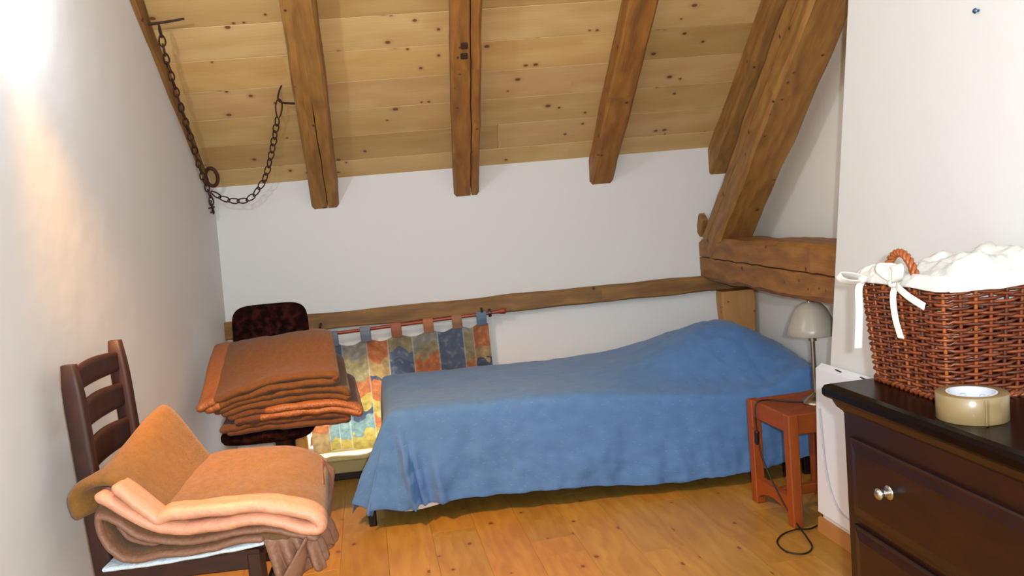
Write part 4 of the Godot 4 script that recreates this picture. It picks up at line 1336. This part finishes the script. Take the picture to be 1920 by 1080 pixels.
# slab whose front (x = 0 side) and far end (z = 0) edges follow a profile of [y, offset]; inset moves it in
func _moulded(L: float, D: float, prof: Array, inset: float) -> ArrayMesh:
	var st := begin()
	st.set_smooth_group(0xFFFFFFFF)
	var c := Vector3(D * 0.5, prof[0][0], L * 0.5)
	for i in prof.size() - 1:
		var y0: float = prof[i][0]
		var o0: float = prof[i][1] + inset
		var y1: float = prof[i + 1][0]
		var o1: float = prof[i + 1][1] + inset
		if absf(y1 - y0) < 1e-6:
			y1 += 1e-5
		var cc := Vector3(D * 0.5, (y0 + y1) * 0.5, L * 0.5)
		var u0 := Vector2(y0, 0)
		oquad(st, cc, Vector3(o0, y0, L), Vector3(o0, y0, o0), Vector3(o1, y1, o1), Vector3(o1, y1, L), Vector2(y0, L), Vector2(y0, 0), Vector2(y1, 0), Vector2(y1, L))
		oquad(st, cc, Vector3(o0, y0, o0), Vector3(D, y0, o0), Vector3(D, y1, o1), Vector3(o1, y1, o1), Vector2(y0, 0), Vector2(y0, D), Vector2(y1, D), Vector2(y1, 0))
		oquad(st, cc, Vector3(o0, y0, L), Vector3(D, y0, L), Vector3(D, y1, L), Vector3(o1, y1, L))
		oquad(st, cc, Vector3(D, y0, o0), Vector3(D, y0, L), Vector3(D, y1, L), Vector3(D, y1, o1))
	for e in [0, prof.size() - 1]:
		var y: float = prof[e][0]
		var o: float = prof[e][1] + inset
		oquad(st, Vector3(D * 0.5, y + (0.1 if e == 0 else -0.1), L * 0.5), Vector3(o, y, o), Vector3(D, y, o), Vector3(D, y, L), Vector3(o, y, L), Vector2(o, o), Vector2(D, o), Vector2(D, L), Vector2(o, L))
	return done(st)

# drawer front with bevelled raised field, facing -x
func _raised_panel(x0: float, proud: float, yb: float, yt: float, z0: float, z1: float) -> ArrayMesh:
	var st := begin()
	st.set_smooth_group(0xFFFFFFFF)
	var rings := [[0.0, 0.0], [0.0, proud * 0.55], [0.004, proud * 0.7], [0.008, proud * 0.7], [0.030, proud], [0.034, proud]]
	var P := func(r: Array) -> Array:
		var x: float = x0 - r[1]
		var k: float = r[0]
		return [Vector3(x, yb + k, z0 + k), Vector3(x, yb + k, z1 - k), Vector3(x, yt - k, z1 - k), Vector3(x, yt - k, z0 + k)]
	var o := Vector3(x0 + 0.3, (yb + yt) * 0.5, (z0 + z1) * 0.5)
	for i in rings.size() - 1:
		var A: Array = P.call(rings[i])
		var B: Array = P.call(rings[i + 1])
		for k in 4:
			var k2 := (k + 1) % 4
			oquad(st, o, A[k], A[k2], B[k2], B[k], Vector2(A[k].y, A[k].z), Vector2(A[k2].y, A[k2].z), Vector2(B[k2].y, B[k2].z), Vector2(B[k].y, B[k].z))
	var F: Array = P.call(rings[rings.size() - 1])
	oquad(st, o, F[0], F[1], F[2], F[3], Vector2(F[0].y, F[0].z), Vector2(F[1].y, F[1].z), Vector2(F[2].y, F[2].z), Vector2(F[3].y, F[3].z))
	return done(st)

# ====================================================================== basket
func basket() -> void:
	# local: x right (long side), z towards the camera; near left bottom corner at (0, 0, 0)
	var o := Vector3(1.05, 0.84, -1.575)
	var b := thing("wicker_basket", "brown wicker basket with a white cloth liner on the dresser", "basket", o, deg_to_rad(1.0))
	var Wx := 0.345
	var Dz := 0.275
	var H := 0.262
	# outline of the basket at height y: rounded rectangle, flaring upwards
	var outline := func(s: float, yy: float) -> Vector3:
		var fl := 0.026 * yy / H
		var x0 := -fl * 0.5
		var x1 := Wx + fl
		var z0 := fl * 0.7
		var z1 := -Dz - fl * 1.4
		var rad := 0.022
		var lx := x1 - x0 - 2.0 * rad
		var lz := z0 - z1 - 2.0 * rad
		var arc := PI * 0.5 * rad
		var tot := 2.0 * (lx + lz) + 4.0 * arc
		var q := fposmod(s, 1.0) * tot
		var segs := [lx, arc, lz, arc, lx, arc, lz, arc]
		var i := 0
		while q > segs[i] and i < 7:
			q -= segs[i]
			i += 1
		var t: float = q / segs[i]
		match i:
			0: return Vector3(x0 + rad + lx * t, yy, z0)
			1: return Vector3(x1 - rad + rad * sin(t * PI / 2), yy, z0 - rad + rad * cos(t * PI / 2))
			2: return Vector3(x1, yy, z0 - rad - lz * t)
			3: return Vector3(x1 - rad + rad * cos(t * PI / 2), yy, z1 + rad - rad * sin(t * PI / 2))
			4: return Vector3(x1 - rad - lx * t, yy, z1)
			5: return Vector3(x0 + rad - rad * sin(t * PI / 2), yy, z1 + rad - rad * cos(t * PI / 2))
			6: return Vector3(x0, yy, z1 + rad + lz * t)
		return Vector3(x0 + rad - rad * cos(t * PI / 2), yy, z0 - rad + rad * sin(t * PI / 2))
	var cen := func(yy: float) -> Vector3:
		return Vector3(Wx * 0.5, yy, -Dz * 0.5)
	var NS := 38
	for k in NS:
		var pts: Array = []
		for j in 9:
			var yy := H * j / 8.0 + 0.002
			pts.append(outline.call((k + 0.5) / NS, minf(yy, H)))
		obj("stake", tube(pts, 0.0042, 6), M.wicker_light if k % 4 == 1 else M.wickers[k % 4], b)
	var rows := 32
	for rI in rows:
		var yc := 0.007 + (H - 0.02) * rI / (rows - 1)
		var pts: Array = []
		var n := NS * 5
		for k in n:
			var s := float(k) / n
			var wv := sin(s * NS * PI + (PI if rI % 2 else 0.0) - PI * 0.0) 
			var q: Vector3 = outline.call(s, yc)
			var c: Vector3 = cen.call(yc)
			var out := Vector3(q.x - c.x, 0, q.z - c.z)
			# push along the nearer axis
			var od := Vector3(signf(out.x), 0, 0) if absf(out.x) / (Wx * 0.5) > absf(out.z) / (Dz * 0.5) else Vector3(0, 0, signf(out.z))
			pts.append(q + od * (0.0062 * wv + 0.001) + Vector3(0, 0.0016 * sin(s * 60.0 + rI * 2.1), 0))
		obj("weaver", tube(pts, 0.0040, 5, true), M.wickers[(rI * 3 + rI / 5) % 4], b)
	# braided foot and rim: two twisted strands each
	for yy in [0.006, H - 0.002]:
		for ph in 2:
			var pts: Array = []
			var n := 220
			for k in n:
				var s := float(k) / n
				var q: Vector3 = outline.call(s, yy)
				var c: Vector3 = cen.call(yy)
				var out := Vector3(q.x - c.x, 0, q.z - c.z).normalized()
				var a := s * TAU * 34.0 + ph * PI
				pts.append(q + out * (cos(a) * 0.005 + 0.002) + Vector3(0, sin(a) * 0.0048, 0))
			obj("braid", tube(pts, 0.0052, 6, true), M.wickers[ph * 2], b)
	obj("bottom", span(Vector3(0.008, 0.002, -Dz + 0.004), Vector3(Wx - 0.004, 0.012, -0.006), 0.002), M.wickers[3], b)
	# handles on the short ends: twisted arch
	for side in 2:
		var hx := -0.008 if side == 0 else Wx + 0.022
		var st := begin()
		for ph in 3:
			var pts: Array = []
			for k in 70:
				var t := k / 69.0
				var a := PI * t
				var z := -0.135 + cos(a) * -0.062
				var yb := H - 0.03 + sin(a) * 0.095
				var tw := t * 34.0 + ph * TAU / 3.0
				pts.append(Vector3(hx + cos(tw) * 0.0055, yb + sin(tw) * 0.0055 * sin(a), z + sin(tw) * 0.0055 * -cos(a)))
			tube(pts, 0.0052, 6, false, 1.0, st)
		obj("handle", done(st), M.wicker_light if side == 0 else M.wickers[0], b)
	# white liner: folded over the rim, with a soft hollow inside
	var nz := FastNoiseLite.new()
	nz.seed = 61
	nz.frequency = 1.0
	var lf := func(u: float, v: float) -> Vector3:
		# v: outside hem -> over the rim -> inside -> down
		var q: Vector3 = outline.call(u, H)
		var c: Vector3 = cen.call(H)
		var out := Vector3(q.x - c.x, 0, q.z - c.z).normalized()
		var drop := 0.013 + 0.002 * sin(u * 30.0) + nz.get_noise_2d(u * 12.0, 1.0) * 0.003
		if q.x < 0.01 and absf(q.z + 0.135) < 0.13:
			drop = lerpf(drop, 0.008, smoothstep(0.13, 0.06, absf(q.z + 0.135)))
		var ruf := 0.0
		var keys := [[0.014 + ruf, -drop], [0.013 + ruf, -drop * 0.4], [0.010, 0.006], [0.001, 0.018 + ruf], [-0.012, 0.016], [-0.03, 0.0 + ruf * 2.0], [-0.04, -0.05]]
		var t := v * 6.0
		var i := mini(int(t), 5)
		var f := t - i
		var o2: float = lerpf(keys[i][0], keys[i + 1][0], f)
		var y2: float = lerpf(keys[i][1], keys[i + 1][1], f)
		return q + out * o2 + Vector3(0, y2, 0)
	obj("liner_flap", sheet(lf, 150, 18, 0.004), M.linen, b)
	var puff := func(u: float, v: float) -> Vector3:
		var x := lerpf(0.035, Wx - 0.02, u)
		var z := lerpf(-0.03, -Dz - 0.0, v)
		var e := smoothstep(0.0, 0.22, u) * smoothstep(0.0, 0.22, 1.0 - u) * smoothstep(0.0, 0.25, v) * smoothstep(0.0, 0.25, 1.0 - v)
		return Vector3(x, H - 0.035 + e * (0.066 + 0.03 * nz.get_noise_2d(u * 2.6, v * 2.6) + 0.016 * u) + 0.012 * u * e, z)
	obj("liner_puff", sheet(puff, 40, 30, 0.004), M.linen, b)
	# ribbon bows on the left end
	var strip := func(pts: Array, w: float, wd: Vector3) -> ArrayMesh:
		var path := smooth_path(pts, 30)
		var f := func(u: float, v: float) -> Vector3:
			var k := mini(int(u * 30), 29)
			return (path[k] as Vector3).lerp(path[k + 1], u * 30 - k) + wd * (w * (v - 0.5))
		return sheet(f, 30, 3, 0.003)
	for k in 2:
		var c := Vector3(-0.030, H - 0.002, -0.118 if k == 0 else -0.245)
		var bow := thing("ribbon_bow", ["white ribbon bow tied at the basket handle, tails hanging over the wicker", "white ribbon bow at the basket's far corner, tail hanging in front of the partition"][k], "ribbon", o + c.rotated(Vector3.UP, deg_to_rad(1.0)), deg_to_rad(1.0), "")
		var zd := Vector3(0, 0.3, 0.95).normalized()
		if k == 0:
			obj("tail", strip.call([Vector3(0, 0.0, 0.0), Vector3(-0.012, -0.03, 0.004), Vector3(-0.010, -0.08, 0.006), Vector3(-0.006, -0.125, 0.018)], 0.015, Vector3(0.25, 0, 0.97)), M.ribbon, bow)
			obj("tail", strip.call([Vector3(0, 0.0, 0.0), Vector3(-0.014, -0.008, 0.03), Vector3(-0.012, -0.026, 0.065), Vector3(-0.004, -0.044, 0.105)], 0.014, Vector3(0.1, 0.95, 0.3)), M.ribbon, bow)
			obj("loop", strip.call([Vector3(0, 0, 0), Vector3(-0.02, 0.025, -0.02), Vector3(-0.022, 0.045, -0.012), Vector3(-0.012, 0.04, 0.006), Vector3(0, 0, 0)], 0.026, Vector3(0.5, 0, 0.85)), M.ribbon, bow)
			obj("loop", strip.call([Vector3(0, 0, 0), Vector3(-0.016, 0.012, 0.03), Vector3(-0.02, 0.036, 0.04), Vector3(-0.01, 0.04, 0.015), Vector3(0, 0, 0)], 0.024, Vector3(0.6, 0.3, 0.7)), M.ribbon, bow)
		else:
			obj("tail", strip.call([Vector3(0, 0.0, 0.0), Vector3(-0.018, -0.02, 0.0), Vector3(-0.020, -0.08, 0.0), Vector3(-0.024, -0.17, -0.006)], 0.015, Vector3(0.9, 0, 0.4)), M.ribbon, bow)
			obj("loop", strip.call([Vector3(0, 0, 0), Vector3(-0.03, 0.012, 0.0), Vector3(-0.068, 0.018, 0.0), Vector3(-0.06, 0.002, 0.004), Vector3(-0.02, -0.006, 0.0), Vector3(0, 0, 0)], 0.020, Vector3(0.1, 0.5, 0.85)), M.ribbon, bow)
			obj("loop", strip.call([Vector3(0, 0, 0), Vector3(-0.012, 0.022, 0.02), Vector3(-0.004, 0.034, 0.03), Vector3(0.008, 0.018, 0.02), Vector3(0, 0, 0)], 0.022, Vector3(0.6, 0.3, 0.7)), M.ribbon, bow)
		var kn: Array = []
		obj("knot", lathe([Vector2(0, -0.010), Vector2(0.008, -0.008), Vector2(0.012, 0), Vector2(0.008, 0.008), Vector2(0, 0.010)], 14, Vector3(-0.008, 0, 0), Basis(Vector3(0, 0, 1), 0.6)), M.ribbon, bow)

# ====================================================================== roll of parcel tape
func tape_roll() -> void:
	var t := thing("tape_roll", "roll of brown parcel tape lying flat in front of the basket on the dresser", "tape", Vector3(1.028, 0.84, -1.462))
	var R := 0.0655
	var r := 0.046
	var H := 0.054
	obj("tape", lathe([Vector2(r, 0.0), Vector2(R - 0.001, 0.0), Vector2(R, 0.001), Vector2(R, H - 0.001), Vector2(R - 0.001, H), Vector2(r, H)], 64), M.tape, t)
	obj("core", lathe([Vector2(r, H + 0.0005), Vector2(r - 0.004, H + 0.0005), Vector2(r - 0.004, 0.0), Vector2(r, 0.0), Vector2(r, H + 0.0005)], 64), M.card, t)
	# faint printed rings and bars inside the core
	for k in 7:
		var a := TAU * (k + 0.5) / 7.0
		var c := Vector3(cos(a), 0, sin(a)) * (r - 0.0042)
		var st := begin()
		var tang := Vector3(-sin(a), 0, cos(a))
		var pts: Array = []
		for j in 16:
			var b := TAU * j / 16
			pts.append(c + tang * (cos(b) * 0.007) + Vector3(0, H * 0.62 + sin(b) * 0.007, 0))
		tube(pts, 0.0007, 4, true, 1.0, st)
		obj("print_mark", done(st), M.print, t)
	# loose end of the tape
	var lp := func(u: float, v: float) -> Vector3:
		var a := lerpf(1.35, 1.85, u)
		var rr := R + 0.0008 + 0.006 * smoothstep(0.75, 1.0, u)
		return Vector3(cos(a) * rr, lerpf(0.002, H - 0.002, v), sin(a) * rr)
	obj("tape_end", sheet(lp, 14, 4, 0.0008), M.tape, t)
